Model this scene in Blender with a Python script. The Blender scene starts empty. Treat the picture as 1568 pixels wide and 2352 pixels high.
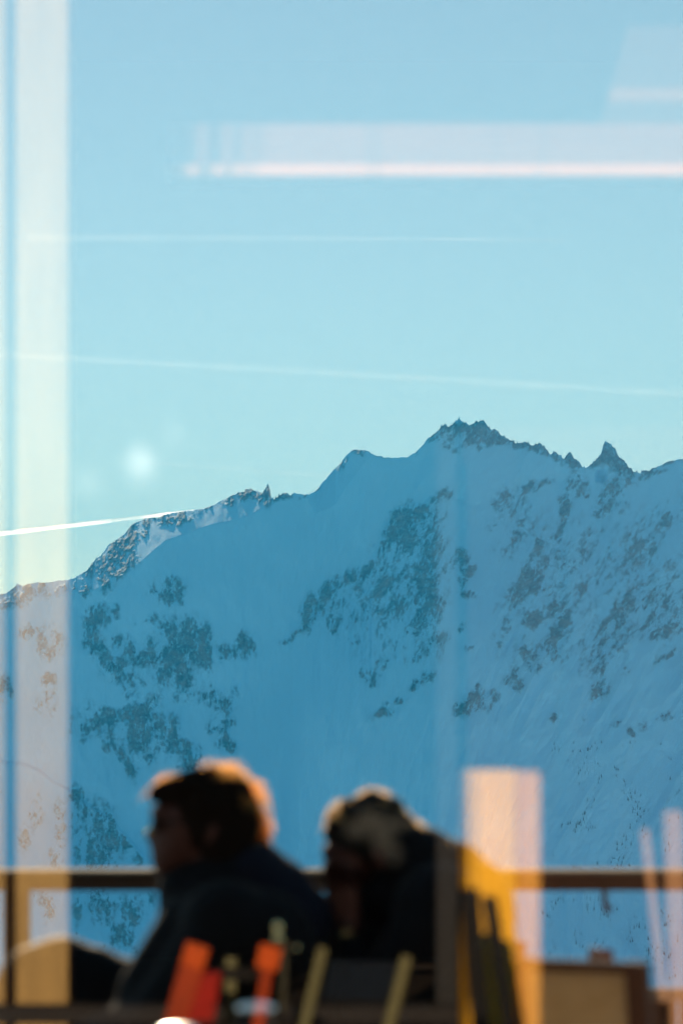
import bpy, bmesh, math, random
import numpy as np
from mathutils import Vector, Matrix, Quaternion

random.seed(7)
rng = np.random.default_rng(7)
scene = bpy.context.scene
COL = scene.collection

# ------------------------------------------------------------------ camera
CAM_Z = 1.30
FU = 5553.0          # focal length in picture units (the picture is 1568 x 2352 units)
CX, HY = 784.0, 1775.0
cam_data = bpy.data.cameras.new("camera")
cam = bpy.data.objects.new("camera", cam_data)
COL.objects.link(cam)
scene.camera = cam
cam.location = (0, 0, CAM_Z)
cam.rotation_euler = (math.radians(90), 0, 0)
cam_data.sensor_fit = 'VERTICAL'
cam_data.sensor_height = 36.0
cam_data.sensor_width = 24.0
cam_data.lens = 85.0
cam_data.shift_y = (HY - 1176.0) / 2352.0
cam_data.clip_start = 0.05
cam_data.clip_end = 120000.0
cam_data.dof.use_dof = True
cam_data.dof.focus_distance = 5600.0
cam_data.dof.aperture_fstop = 2.9

# ------------------------------------------------------------------ light
SUN_EL, SUN_AZ = math.radians(22.0), math.radians(-10.0)      # azimuth: from the view direction to the right
SUN_DIR = Vector((math.sin(SUN_AZ) * math.cos(SUN_EL), math.cos(SUN_AZ) * math.cos(SUN_EL), math.sin(SUN_EL)))
world = bpy.data.worlds.new("World")
scene.world = world
world.use_nodes = True
wt = world.node_tree
wt.nodes.clear()
w_out = wt.nodes.new("ShaderNodeOutputWorld")
w_bg = wt.nodes.new("ShaderNodeBackground")
w_sky = wt.nodes.new("ShaderNodeTexSky")
w_sky.sky_type = 'NISHITA'
w_sky.sun_disc = False
w_sky.sun_elevation = SUN_EL
w_sky.sun_rotation = SUN_AZ
w_sky.altitude = 2000.0
w_sky.air_density = 1.4
w_sky.dust_density = 0.0
w_sky.ozone_density = 1.0
w_mul = wt.nodes.new("ShaderNodeMixRGB")
w_mul.blend_type = 'MULTIPLY'
w_mul.inputs[0].default_value = 1.0
w_mul.inputs[2].default_value = (1.17, 1.15, 0.94, 1)
wt.links.new(w_sky.outputs[0], w_mul.inputs[1])
wt.links.new(w_mul.outputs[0], w_bg.inputs[0])
w_bg.inputs[1].default_value = 0.055
wt.links.new(w_bg.outputs[0], w_out.inputs[0])

sun_data = bpy.data.lights.new("sun", 'SUN')
sun_data.energy = 5.0
sun_data.angle = math.radians(0.5)
sun_data.color = (1.0, 0.81, 0.56)
sun = bpy.data.objects.new("sun", sun_data)
COL.objects.link(sun)
sun.rotation_euler = SUN_DIR.to_track_quat('Z', 'Y').to_euler()

vs = scene.view_settings
vs.view_transform = 'Standard'
vs.look = 'None'
vs.gamma = 1.0
vs.use_curve_mapping = False
vs.exposure = 1.73

scene.render.engine = 'CYCLES'
scene.cycles.use_denoising = True
try:
    scene.cycles.denoiser = 'OPENIMAGEDENOISE'
except Exception:
    pass
scene.cycles.max_bounces = 8
scene.cycles.diffuse_bounces = 4
scene.cycles.glossy_bounces = 4
scene.cycles.transmission_bounces = 6
scene.cycles.volume_bounces = 0
scene.cycles.transparent_max_bounces = 32
scene.cycles.sample_clamp_indirect = 6.0
scene.cycles.caustics_reflective = False
scene.cycles.caustics_refractive = False


# ------------------------------------------------------------------ helpers
def uv_point(x, y, d):
    """World point seen at picture position (x, y), d metres in front of the camera."""
    return Vector(((x - CX) / FU * d, d, CAM_Z + (HY - y) / FU * d))


def mirrored(x, y, d):
    """World point in the room whose mirror image in the window (plane Y = 1) lies at (x, y), d metres away."""
    p = uv_point(x, y, d)
    return Vector((p.x, 2.0 * PANE_Y - p.y, p.z))


PANE_Y = 1.0


def material(name, color, rough=0.6, metal=0.0, var=0.0, var_scale=8.0, trans=None, bump=0.0, bump_scale=40.0, stretch=(1, 1, 1), coat=0.0, sheen=0.0):
    m = bpy.data.materials.new(name)
    m.use_nodes = True
    nt = m.node_tree
    b = nt.nodes["Principled BSDF"]
    b.inputs["Base Color"].default_value = (*color, 1)
    b.inputs["Roughness"].default_value = rough
    b.inputs["Metallic"].default_value = metal
    b.inputs["Specular IOR Level"].default_value = 0.06 if max(color) < 0.06 else 0.18
    if sheen:
        b.inputs["Sheen Weight"].default_value = sheen
        b.inputs["Sheen Roughness"].default_value = 0.35
    if coat:
        b.inputs["Coat Weight"].default_value = coat
    tc = mp = None
    if var or bump:
        tc = nt.nodes.new("ShaderNodeTexCoord")
        mp = nt.nodes.new("ShaderNodeMapping")
        mp.inputs["Scale"].default_value = stretch
        nt.links.new(tc.outputs["Object"], mp.inputs[0])
    if var:
        n = nt.nodes.new("ShaderNodeTexNoise")
        n.inputs["Scale"].default_value = var_scale
        n.inputs["Detail"].default_value = 6
        nt.links.new(mp.outputs[0], n.inputs["Vector"])
        r = nt.nodes.new("ShaderNodeMapRange")
        r.inputs["From Min"].default_value = 0.3
        r.inputs["From Max"].default_value = 0.7
        r.inputs["To Min"].default_value = 1 - var
        r.inputs["To Max"].default_value = 1 + var
        nt.links.new(n.outputs[0], r.inputs[0])
        mx = nt.nodes.new("ShaderNodeVectorMath")
        mx.operation = 'SCALE'
        mx.inputs[0].default_value = color
        nt.links.new(r.outputs[0], mx.inputs["Scale"])
        nt.links.new(mx.outputs[0], b.inputs["Base Color"])
    if bump:
        n2 = nt.nodes.new("ShaderNodeTexNoise")
        n2.inputs["Scale"].default_value = bump_scale
        n2.inputs["Detail"].default_value = 5
        nt.links.new(mp.outputs[0], n2.inputs["Vector"])
        bp = nt.nodes.new("ShaderNodeBump")
        bp.inputs["Strength"].default_value = bump
        bp.inputs["Distance"].default_value = 0.01
        nt.links.new(n2.outputs[0], bp.inputs["Height"])
        nt.links.new(bp.outputs[0], b.inputs["Normal"])
    if trans:
        out = nt.nodes["Material Output"]
        t = nt.nodes.new("ShaderNodeBsdfTranslucent")
        t.inputs[0].default_value = (*trans[1], 1)
        mix = nt.nodes.new("ShaderNodeMixShader")
        mix.inputs[0].default_value = trans[0]
        nt.links.new(b.outputs[0], mix.inputs[1])
        nt.links.new(t.outputs[0], mix.inputs[2])
        nt.links.new(mix.outputs[0], out.inputs[0])
    return m


def link(name, me, mats=None, parent=None, smooth=False):
    o = bpy.data.objects.new(name, me)
    COL.objects.link(o)
    if mats is not None and not me.materials:
        me.materials.append(mats)
    if parent is not None:
        o.parent = parent
    if smooth:
        me.polygons.foreach_set("use_smooth", [True] * len(me.polygons))
    return o


def tag(o, label=None, cat=None, group=None, kind=None):
    if label: o["label"] = label
    if cat: o["category"] = cat
    if group: o["group"] = group
    if kind: o["kind"] = kind
    return o


def empty(name, loc, rz=0.0):
    o = bpy.data.objects.new(name, None)
    COL.objects.link(o)
    o.location = loc
    o.rotation_euler = (0, 0, rz)
    return o


def bm_box(bm, c, s, rot=None, bevel=0.0):
    """Box centred at c with full size s, optionally rotated and bevelled."""
    g = bmesh.ops.create_cube(bm, size=1.0)
    vs_ = g["verts"]
    M = Matrix.Translation(Vector(c))
    if rot is not None:
        M = M @ rot.to_4x4()
    M = M @ Matrix.Diagonal((*s, 1))
    bmesh.ops.transform(bm, matrix=M, verts=vs_)
    if bevel:
        es = list({e for v in vs_ for e in v.link_edges})
        bmesh.ops.bevel(bm, geom=es, offset=bevel, segments=2, affect='EDGES', profile=0.6)


def bm_tube(bm, pts, radii, seg=10, cap=True):
    """Round tube along pts with a radius at each point."""
    pts = [Vector(p) for p in pts]
    rings = []
    up = Vector((0, 1, 0.137)).normalized()
    for i, p in enumerate(pts):
        a = pts[max(i - 1, 0)]
        b = pts[min(i + 1, len(pts) - 1)]
        t = (b - a).normalized()
        u = t.cross(up)
        if u.length < 1e-4:
            u = t.cross(Vector((1, 0, 0)))
        u.normalize()
        v = t.cross(u)
        r = radii[i] if hasattr(radii, "__len__") else radii
        rings.append([bm.verts.new(p + u * math.cos(2 * math.pi * k / seg) * r + v * math.sin(2 * math.pi * k / seg) * r) for k in range(seg)])
    for i in range(len(rings) - 1):
        for k in range(seg):
            bm.faces.new((rings[i][k], rings[i][(k + 1) % seg], rings[i + 1][(k + 1) % seg], rings[i + 1][k]))
    if cap:
        bm.faces.new(list(reversed(rings[0])))
        bm.faces.new(rings[-1])


class Blob:
    """A heap of overlapping balls, later fused into one skin."""
    def __init__(self):
        self.v, self.f, self.n = [], [], 0

    def add(self, V, F_):
        self.v.append(V)
        self.f.append(F_ + self.n)
        self.n += len(V)


def _unit_ball(u, v):
    V = [(0, 0, 1)]
    for i in range(1, v):
        a = math.pi * i / v
        for k in range(u):
            V.append((math.sin(a) * math.cos(2 * math.pi * k / u), math.sin(a) * math.sin(2 * math.pi * k / u), math.cos(a)))
    V.append((0, 0, -1))
    T = []
    for k in range(u):
        T.append((0, 1 + k, 1 + (k + 1) % u))
        T.append((len(V) - 1, 1 + (v - 2) * u + (k + 1) % u, 1 + (v - 2) * u + k))
        for i in range(v - 2):
            p, q = 1 + i * u + k, 1 + i * u + (k + 1) % u
            T += [(p, p + u, q + u), (p, q + u, q)]
    return np.array(V, float), np.array(T, np.int64)


_BALLS = {}


def bm_ball(bm, c, r, rot=None, u=16, v=10):
    if (u, v) not in _BALLS:
        _BALLS[(u, v)] = _unit_ball(u, v)
    V, T = _BALLS[(u, v)]
    if not hasattr(r, "__len__"):
        r = (r, r, r)
    V = V * np.array(r)
    if rot is not None:
        V = V @ np.array(rot).T
    V = V + np.array(c)
    if isinstance(bm, Blob):
        bm.add(V, T)
        return
    vs_ = [bm.verts.new(p) for p in V.tolist()]
    for t in T.tolist():
        bm.faces.new([vs_[k] for k in t])


def bm_capsule(bm, a, b, ra, rb, n=7):
    """Overlapping balls from a to b: a tapered limb."""
    a, b = Vector(a), Vector(b)
    n = max(2, int((b - a).length / (min(ra, rb) * 0.45)) + 1)
    n = min(n, 40)
    for i in range(n):
        t = i / (n - 1)
        bm_ball(bm, a.lerp(b, t), ra + (rb - ra) * t, u=12, v=8)


def bm_lathe(bm, c, prof, seg=24):
    """Solid of revolution about Z at c; prof = [(r, z), ...]."""
    rings = []
    for r, z in prof:
        rings.append([bm.verts.new((c[0] + r * math.cos(2 * math.pi * k / seg), c[1] + r * math.sin(2 * math.pi * k / seg), c[2] + z)) for k in range(seg)])
    for i in range(len(rings) - 1):
        for k in range(seg):
            bm.faces.new((rings[i][k], rings[i][(k + 1) % seg], rings[i + 1][(k + 1) % seg], rings[i + 1][k]))
    bm.faces.new(list(reversed(rings[0])))
    bm.faces.new(rings[-1])


def finish(bm, name, mat, parent=None, smooth=False):
    bmesh.ops.recalc_face_normals(bm, faces=bm.faces)
    me = bpy.data.meshes.new(name)
    bm.to_mesh(me)
    bm.free()
    return link(name, me, mat, parent, smooth)


def box_obj(name, c, s, mat, parent=None, rot=None, bevel=0.004):
    bm = bmesh.new()
    bm_box(bm, c, s, rot, bevel)
    return finish(bm, name, mat, parent)


def remeshed(bm, name, mat, parent, voxel, smooth_iter=6):
    """Fuse the overlapping balls in bm into one continuous skin."""
    me = bpy.data.meshes.new(name + "_raw")
    me.from_pydata(np.concatenate(bm.v).tolist(), [], np.concatenate(bm.f).tolist())
    tmp = bpy.data.objects.new(name + "_raw", me)
    COL.objects.link(tmp)
    r = tmp.modifiers.new("r", 'REMESH')
    r.mode = 'VOXEL'
    r.voxel_size = voxel
    s = tmp.modifiers.new("s", 'SMOOTH')
    s.iterations = smooth_iter
    s.factor = 0.5
    dg = bpy.context.evaluated_depsgraph_get()
    new = bpy.data.meshes.new_from_object(tmp.evaluated_get(dg))
    bpy.data.objects.remove(tmp)
    bpy.data.meshes.remove(me)
    new.name = name
    new.materials.clear()
    return link(name, new, mat, parent, smooth=True)


# ------------------------------------------------------------------ numpy noise
def _hash(ix, iy, seed):
    h = (ix.astype(np.int64) * 374761393 + iy.astype(np.int64) * 668265263 + seed * 1442695041) & 0xFFFFFFFF
    h = ((h ^ (h >> 13)) * 1274126177) & 0xFFFFFFFF
    h = h ^ (h >> 16)
    return (h & 0xFFFFFF) / float(0xFFFFFF)


def vnoise(x, y, seed=0):
    ix, iy = np.floor(x), np.floor(y)
    fx, fy = x - ix, y - iy
    fx = fx * fx * fx * (fx * (fx * 6 - 15) + 10)
    fy = fy * fy * fy * (fy * (fy * 6 - 15) + 10)
    ix, iy = ix.astype(np.int64), iy.astype(np.int64)
    a, b = _hash(ix, iy, seed), _hash(ix + 1, iy, seed)
    c, d = _hash(ix, iy + 1, seed), _hash(ix + 1, iy + 1, seed)
    return (a + (b - a) * fx) * (1 - fy) + (c + (d - c) * fx) * fy


def fbm(x, y, seed=0, octv=5, gain=0.5, ridged=False):
    s, amp, tot = 0.0, 1.0, 0.0
    for o in range(octv):
        n = vnoise(x * 2 ** o + 17.3 * o, y * 2 ** o - 9.1 * o, seed + o)
        if ridged:
            n = 1 - np.abs(2 * n - 1)
        s = s + amp * n
        tot += amp
        amp *= gain
    return s / tot


def sstep(a, b, x):
    t = np.clip((x - a) / (b - a), 0, 1)
    return t * t * (3 - 2 * t)


# ------------------------------------------------------------------ the mountain
SKY_LINE = [(-700, 1470), (-420, 1455), (-250, 1400), (-100, 1385), (0, 1366), (15, 1363), (30, 1351), (41, 1339), (52, 1345), (65, 1341), (90, 1337), (105, 1339), (125, 1335),
            (160, 1330), (175, 1326), (200, 1309), (210, 1296), (222, 1281), (230, 1278), (250, 1251), (270, 1238), (287, 1226), (300, 1208), (325, 1194), (345, 1189),
            (365, 1188), (385, 1180), (415, 1175), (457, 1170), (485, 1163), (505, 1152), (530, 1139), (555, 1127), (575, 1122), (580, 1129), (592, 1126), (602, 1132),
            (607, 1121), (615, 1115), (620, 1123), (623, 1146), (632, 1142), (645, 1133), (650, 1137), (660, 1129), (665, 1134), (690, 1134), (710, 1135), (722, 1129),
            (737, 1113), (755, 1091), (770, 1076), (784, 1061), (794, 1046), (806, 1034), (834, 1033), (846, 1036), (859, 1045), (884, 1050), (914, 1052), (934, 1049),
            (954, 1038), (971, 1022), (984, 1004), (999, 993), (1014, 977), (1026, 979), (1036, 978), (1044, 967), (1054, 960), (1064, 966), (1076, 978), (1084, 972),
            (1099, 967), (1111, 966), (1119, 976), (1129, 986), (1144, 993), (1164, 1006), (1184, 1016), (1196, 1012), (1204, 1019), (1211, 1016), (1224, 1020), (1236, 1017),
            (1241, 1023), (1256, 1031), (1261, 1041), (1276, 1034), (1284, 1044), (1294, 1051), (1305, 1037), (1316, 1048), (1326, 1063), (1339, 1073), (1349, 1072),
            (1359, 1061), (1376, 1046), (1384, 1026), (1392, 1013), (1404, 1021), (1411, 1029), (1419, 1048), (1434, 1063), (1454, 1082), (1469, 1087), (1474, 1079),
            (1491, 1079), (1509, 1071), (1529, 1062), (1549, 1057), (1568, 1054), (1640, 1035), (1750, 1060), (1900, 1020), (2100, 1090), (2300, 1060)]
RIB_LINE = [(470, 1800), (500, 1640), (540, 1560), (600, 1505), (633, 1481), (656, 1467), (673, 1451), (686, 1427), (696, 1398), (704, 1372), (736, 1358), (753, 1334), (776, 1326), (799, 1312),
            (809, 1318), (824, 1311), (842, 1308), (847, 1295), (854, 1296), (859, 1269), (873, 1246), (883, 1222), (896, 1192), (916, 1172), (936, 1157), (956, 1152),
            (969, 1157), (986, 1139), (1003, 1136), (1016, 1128), (1039, 1142), (1080, 1158), (1110, 1160), (1135, 1145), (1165, 1125), (1200, 1112), (1240, 1097),
            (1270, 1098), (1290, 1108), (1305, 1090), (1320, 1084), (1335, 1092), (1350, 1110), (1375, 1112), (1395, 1104), (1420, 1102), (1445, 1098), (1465, 1093),
            (1480, 1086), (1568, 1056), (2300, 1060)]
SPUR_LINE = [(-700, 1640), (-200, 1700), (0, 1745), (60, 1752), (90, 1765), (120, 1790), (165, 1812), (185, 1838), (215, 1850), (240, 1868), (262, 1890), (290, 1915), (330, 1962),
             (360, 1990), (400, 2040), (470, 2120), (560, 2230), (700, 2420), (2300, 3600)]
# rock outcrops: x, y, half width, half height, lean (degrees from upright, positive leans to the upper right), strength
ROCKS = [
    (60, 1362, 60, 18, 60, .8), (140, 1352, 50, 14, 75, .5), (222, 1300, 22, 26, 35, .9), (255, 1275, 14, 46, 30, .75), (290, 1250, 18, 56, 22, 1.0), (318, 1215, 40, 18, 60, .9), (275, 1306, 40, 14, 60, .85),
    (350, 1200, 22, 12, 70, .8), (410, 1192, 40, 12, 75, .8), (245, 1340, 14, 20, 30, .8), (222, 1330, 14, 14, 0, .7), (200, 1358, 10, 20, 45, .6), (176, 1345, 20, 18, 0, .55),
    (388, 1356, 30, 24, 15, .95), (415, 1372, 10, 22, -10, .9), (360, 1362, 18, 8, 80, .7), (232, 1412, 24, 20, 0, 1.0), (262, 1405, 12, 16, 0, .8), (205, 1445, 12, 32, 10, 1.0), (235, 1500, 14, 60, -30, 1.0),
    (268, 1470, 14, 14, 0, .8), (298, 1488, 10, 26, -20, .9), (270, 1540, 24, 30, -45, 1.0), (330, 1515, 30, 16, 70, .8), (395, 1445, 50, 16, -60, .85), (430, 1470, 36, 40, 10, 1.05), (395, 1530, 36, 40, 10, 1.0),
    (470, 1490, 20, 44, -8, 1.05), (420, 1570, 22, 36, 0, 1.0), (370, 1560, 20, 14, 0, .8), (350, 1480, 12, 24, 15, .8), (515, 1498, 24, 14, 70, .85), (562, 1480, 16, 20, 0, 1.05), (545, 1500, 14, 16, 0, .8), (584, 1492, 8, 12, 0, .8),
    (340, 1430, 30, 6, 80, .6), (310, 1575, 30, 20, -40, .7), (480, 1595, 20, 20, -35, .9), (515, 1620, 18, 26, -25, .9), (540, 1590, 10, 10, 0, .6),
    (230, 1660, 44, 22, 70, 1.05), (300, 1640, 50, 20, 65, 1.05), (365, 1665, 40, 24, -55, 1.05), (310, 1690, 32, 30, 20, 1.0), (250, 1700, 16, 24, 25, .8), (410, 1710, 44, 22, -60, .9), (270, 1730, 12, 30, -25, .8), (300, 1770, 12, 26, -25, .8), (350, 1735, 14, 26, 0, .7), (430, 1745, 30, 20, 0, .8),
    (500, 1680, 20, 24, 0, .9), (520, 1660, 16, 12, 0, .9), (525, 1705, 10, 26, -25, .8), (190, 1650, 20, 30, 0, .9), (110, 1480, 30, 40, 20, .5), (100, 1600, 30, 40, 0, .48), (70, 1450, 20, 14, 60, .8), (110, 1560, 14, 12, 0, .9), (15, 1590, 14, 30, 0, .8),
    # spur
    (185, 1845, 14, 34, -25, 1.1), (230, 1920, 22, 56, -6, 1.1), (262, 1930, 14, 60, -12, 1.0), (205, 1970, 10, 40, 0, 1.0), (180, 1930, 10, 50, -5, 1.0), (290, 1940, 12, 30, -35, 1.1), (310, 1965, 8, 20, -40, .9),
    (90, 1870, 20, 40, 0, .55), (140, 1900, 14, 50, 0, .7), (60, 1930, 16, 40, 0, .5), (130, 1985, 20, 40, 0, .55), (240, 2080, 24, 40, 0, .9), (300, 2090, 26, 26, 0, 1.0), (280, 2150, 20, 30, 0, .8), (180, 2080, 10, 40, 0, .7), (110, 2080, 16, 30, 0, .8), (340, 2060, 14, 20, 0, .8),
    # crest rocks
    (560, 1132, 34, 12, 65, 1.2), (614, 1128, 10, 20, 5, 1.3), (590, 1142, 14, 12, 0, .8), (645, 1140, 16, 7, 80, 1.0), (664, 1133, 8, 6, 0, .9), (700, 1140, 18, 5, 85, .7),
    (826, 1038, 24, 8, 80, .9), (790, 1060, 8, 22, 38, .7), (1000, 998, 18, 12, 55, .8), (1022, 990, 20, 20, 0, 1.1), (1056, 985, 28, 26, 0, 1.3), (1108, 985, 30, 24, 0, 1.3), (1140, 1003, 26, 12, -65, 1.2), (1042, 1018, 22, 16, 0, .95), (1100, 1012, 26, 14, 0, .9), (1180, 1018, 26, 7, -75, 1.1),
    (1225, 1024, 34, 9, -82, 1.2), (1258, 1036, 10, 12, -30, 1.1), (1278, 1044, 12, 10, 0, 1.1), (1308, 1052, 16, 16, 0, 1.3), (1330, 1068, 10, 8, -50, 1.0), (1392, 1034, 16, 24, 0, 1.4), (1400, 1052, 20, 16, 0, 1.2), (1368, 1062, 18, 8, 55, 1.0), (1425, 1068, 20, 20, -35, 1.3), (1448, 1086, 16, 10, -50, 1.2), (1482, 1088, 20, 10, 60, 1.0), (1505, 1082, 20, 6, 75, .7),
    # the rib and the face right of it
    (930, 1190, 26, 30, 25, 1.1), (955, 1175, 24, 14, 0, 1.0), (905, 1215, 20, 40, 20, 1.05), (940, 1240, 30, 30, 10, 1.1), (985, 1245, 22, 40, 15, .95), (1005, 1140, 14, 10, 50, .9), (1022, 1136, 12, 12, 0, 1.1), (970, 1195, 14, 30, 15, .7), (880, 1265, 20, 24, 15, .9),
    (850, 1310, 26, 12, 50, .95), (905, 1330, 50, 16, 70, .9), (960, 1310, 40, 20, 70, .95), (970, 1350, 40, 24, 60, 1.0), (920, 1385, 50, 20, 60, .9), (870, 1360, 40, 14, 55, .75), (985, 1385, 30, 24, 30, 1.0), (950, 1425, 40, 16, 60, .85), (900, 1420, 30, 14, 55, .75),
    (785, 1335, 30, 14, 60, 1.1), (750, 1362, 26, 14, 50, 1.1), (715, 1388, 14, 24, 25, 1.15), (705, 1430, 10, 24, 15, .9), (730, 1405, 24, 10, 50, .7), (780, 1385, 30, 12, 50, .7), (770, 1425, 18, 16, 30, .85), (765, 1445, 8, 10, 30, .8), (830, 1420, 26, 10, 50, .6), (815, 1478, 10, 6, 60, .8), (680, 1455, 6, 16, 40, .7), (655, 1472, 5, 12, 50, .5),
    (850, 1555, 16, 12, 70, .85), (832, 1550, 6, 10, 0, .8), (855, 1575, 10, 6, 70, .8), (880, 1520, 30, 14, 60, .55), (960, 1500, 40, 20, 60, .5), (975, 1560, 24, 10, 60, .85), (950, 1578, 16, 7, 70, .7), (885, 1638, 22, 9, 80, .95), (850, 1650, 12, 8, 0, .6), (905, 1610, 24, 8, 75, .55), (1000, 1470, 20, 30, 30, .55),
    (1060, 1285, 18, 20, 0, .9), (1078, 1310, 14, 10, 0, .9), (1075, 1365, 14, 8, 0, .9), (1062, 1340, 12, 14, 0, .6), (1178, 1152, 26, 24, 35, 1.05), (1150, 1170, 22, 14, 45, .9), (1215, 1118, 26, 10, 65, 1.0), (1250, 1103, 22, 7, 85, .9), (1130, 1205, 20, 8, 60, .7),
    (1320, 1115, 18, 26, 0, 1.05), (1346, 1130, 8, 16, 0, .9), (1300, 1145, 12, 20, 20, .85), (1292, 1185, 9, 26, 12, .95), (1282, 1230, 8, 16, 10, .7), (1405, 1128, 22, 22, 20, 1.0), (1390, 1160, 16, 22, 25, .85), (1425, 1160, 22, 14, 20, .7), (1368, 1180, 14, 12, 40, .7), (1440, 1110, 16, 12, 0, .9),
    (1192, 1215, 14, 30, 10, .75), (1180, 1240, 12, 10, 0, .8), (1238, 1255, 8, 22, 5, .95), (1222, 1290, 7, 14, 5, .7), (1255, 1285, 7, 10, 0, .8), (1219, 1330, 26, 22, 0, .95), (1230, 1355, 22, 18, 0, .9), (1175, 1355, 10, 6, 40, .7), (1455, 1255, 16, 40, 20, .95), (1475, 1220, 10, 24, 20, .7), (1500, 1262, 10, 10, 0, .7), (1345, 1270, 12, 20, 10, .6), (1410, 1290, 8, 16, 20, .5), (1300, 1300, 20, 14, 30, .55), (1529, 1190, 10, 20, 10, .8),
    (1340, 1355, 14, 12, 40, .8), (1375, 1345, 20, 8, 60, .7), (1220, 1422, 20, 18, 0, 1.0), (1270, 1400, 14, 24, 0, .8), (1294, 1425, 16, 34, -8, 1.05), (1282, 1460, 22, 18, 0, 1.0), (1260, 1490, 20, 26, 0, .85), (1205, 1500, 12, 12, 0, .85), (1225, 1520, 24, 24, 20, .75), (1180, 1550, 24, 12, 60, .8), (1195, 1575, 16, 14, 0, .75), (1200, 1460, 8, 8, 0, .8), (1150, 1500, 14, 8, 50, .5), (1140, 1480, 14, 6, 60, .6),
    (1390, 1425, 30, 10, 55, .9), (1415, 1400, 18, 14, 30, .85), (1370, 1450, 14, 8, 50, .7), (1480, 1430, 40, 10, 50, .7), (1510, 1395, 40, 8, 52, .8), (1540, 1440, 30, 10, 50, 1.0), (1560, 1425, 14, 20, 30, 1.1), (1530, 1505, 30, 7, 60, .85), (1500, 1455, 20, 8, 50, .8), (1470, 1380, 30, 7, 50, .6),
    (1375, 1585, 14, 24, 25, .85), (1382, 1545, 10, 12, 0, .75), (1438, 1540, 10, 8, 50, .8), (1270, 1650, 10, 10, 40, .7), (1342, 1650, 6, 6, 0, .8), (1525, 1647, 16, 9, 60, 1.0), (1472, 1668, 9, 9, 0, 1.0), (1450, 1680, 6, 6, 0, .9), (1412, 1660, 14, 6, 60, .6), (1540, 1695, 10, 4, 80, .7),
    (1100, 1608, 22, 18, 20, 1.0), (1065, 1625, 18, 16, 0, .85), (1130, 1600, 16, 10, 50, .7), (1095, 1580, 8, 8, 0, .8), (1060, 1440, 14, 8, 60, .5), (1075, 1490, 10, 8, 0, .6),
]


def line_at(line, x):
    xs = np.array([p[0] for p in line], float)
    ys = np.array([p[1] for p in line], float)
    return np.interp(x, xs, ys)


def rock_field(X, Y):
    wx = X + 16 * (fbm(X / 22, Y / 22, 31, 3) - 0.5)
    wy = Y + 16 * (fbm(X / 22, Y / 22, 47, 3) - 0.5)
    R = np.zeros_like(X)
    for (cx, cy, rx, ry, lean, st) in ROCKS:
        sel = (np.abs(X - cx) < 2.4 * max(rx, ry)) & (np.abs(Y - cy) < 2.4 * max(rx, ry))
        if not sel.any():
            continue
        dx, dy = wx[sel] - cx, wy[sel] - cy
        a = math.radians(lean) if rx < ry or abs(lean) < 50 else math.radians(lean - 90 if lean > 0 else lean + 90)
        if rx >= ry and abs(lean) >= 50:
            ca, sa = math.cos(a), math.sin(a)
        else:
            ca, sa = math.cos(a), math.sin(a)
        lx = dx * ca + dy * sa
        ly = -dx * sa + dy * ca
        q = (lx / rx) ** 2 + (ly / ry) ** 2
        R[sel] = np.maximum(R[sel], st * np.exp(-0.55 * q))
    return R


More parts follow.
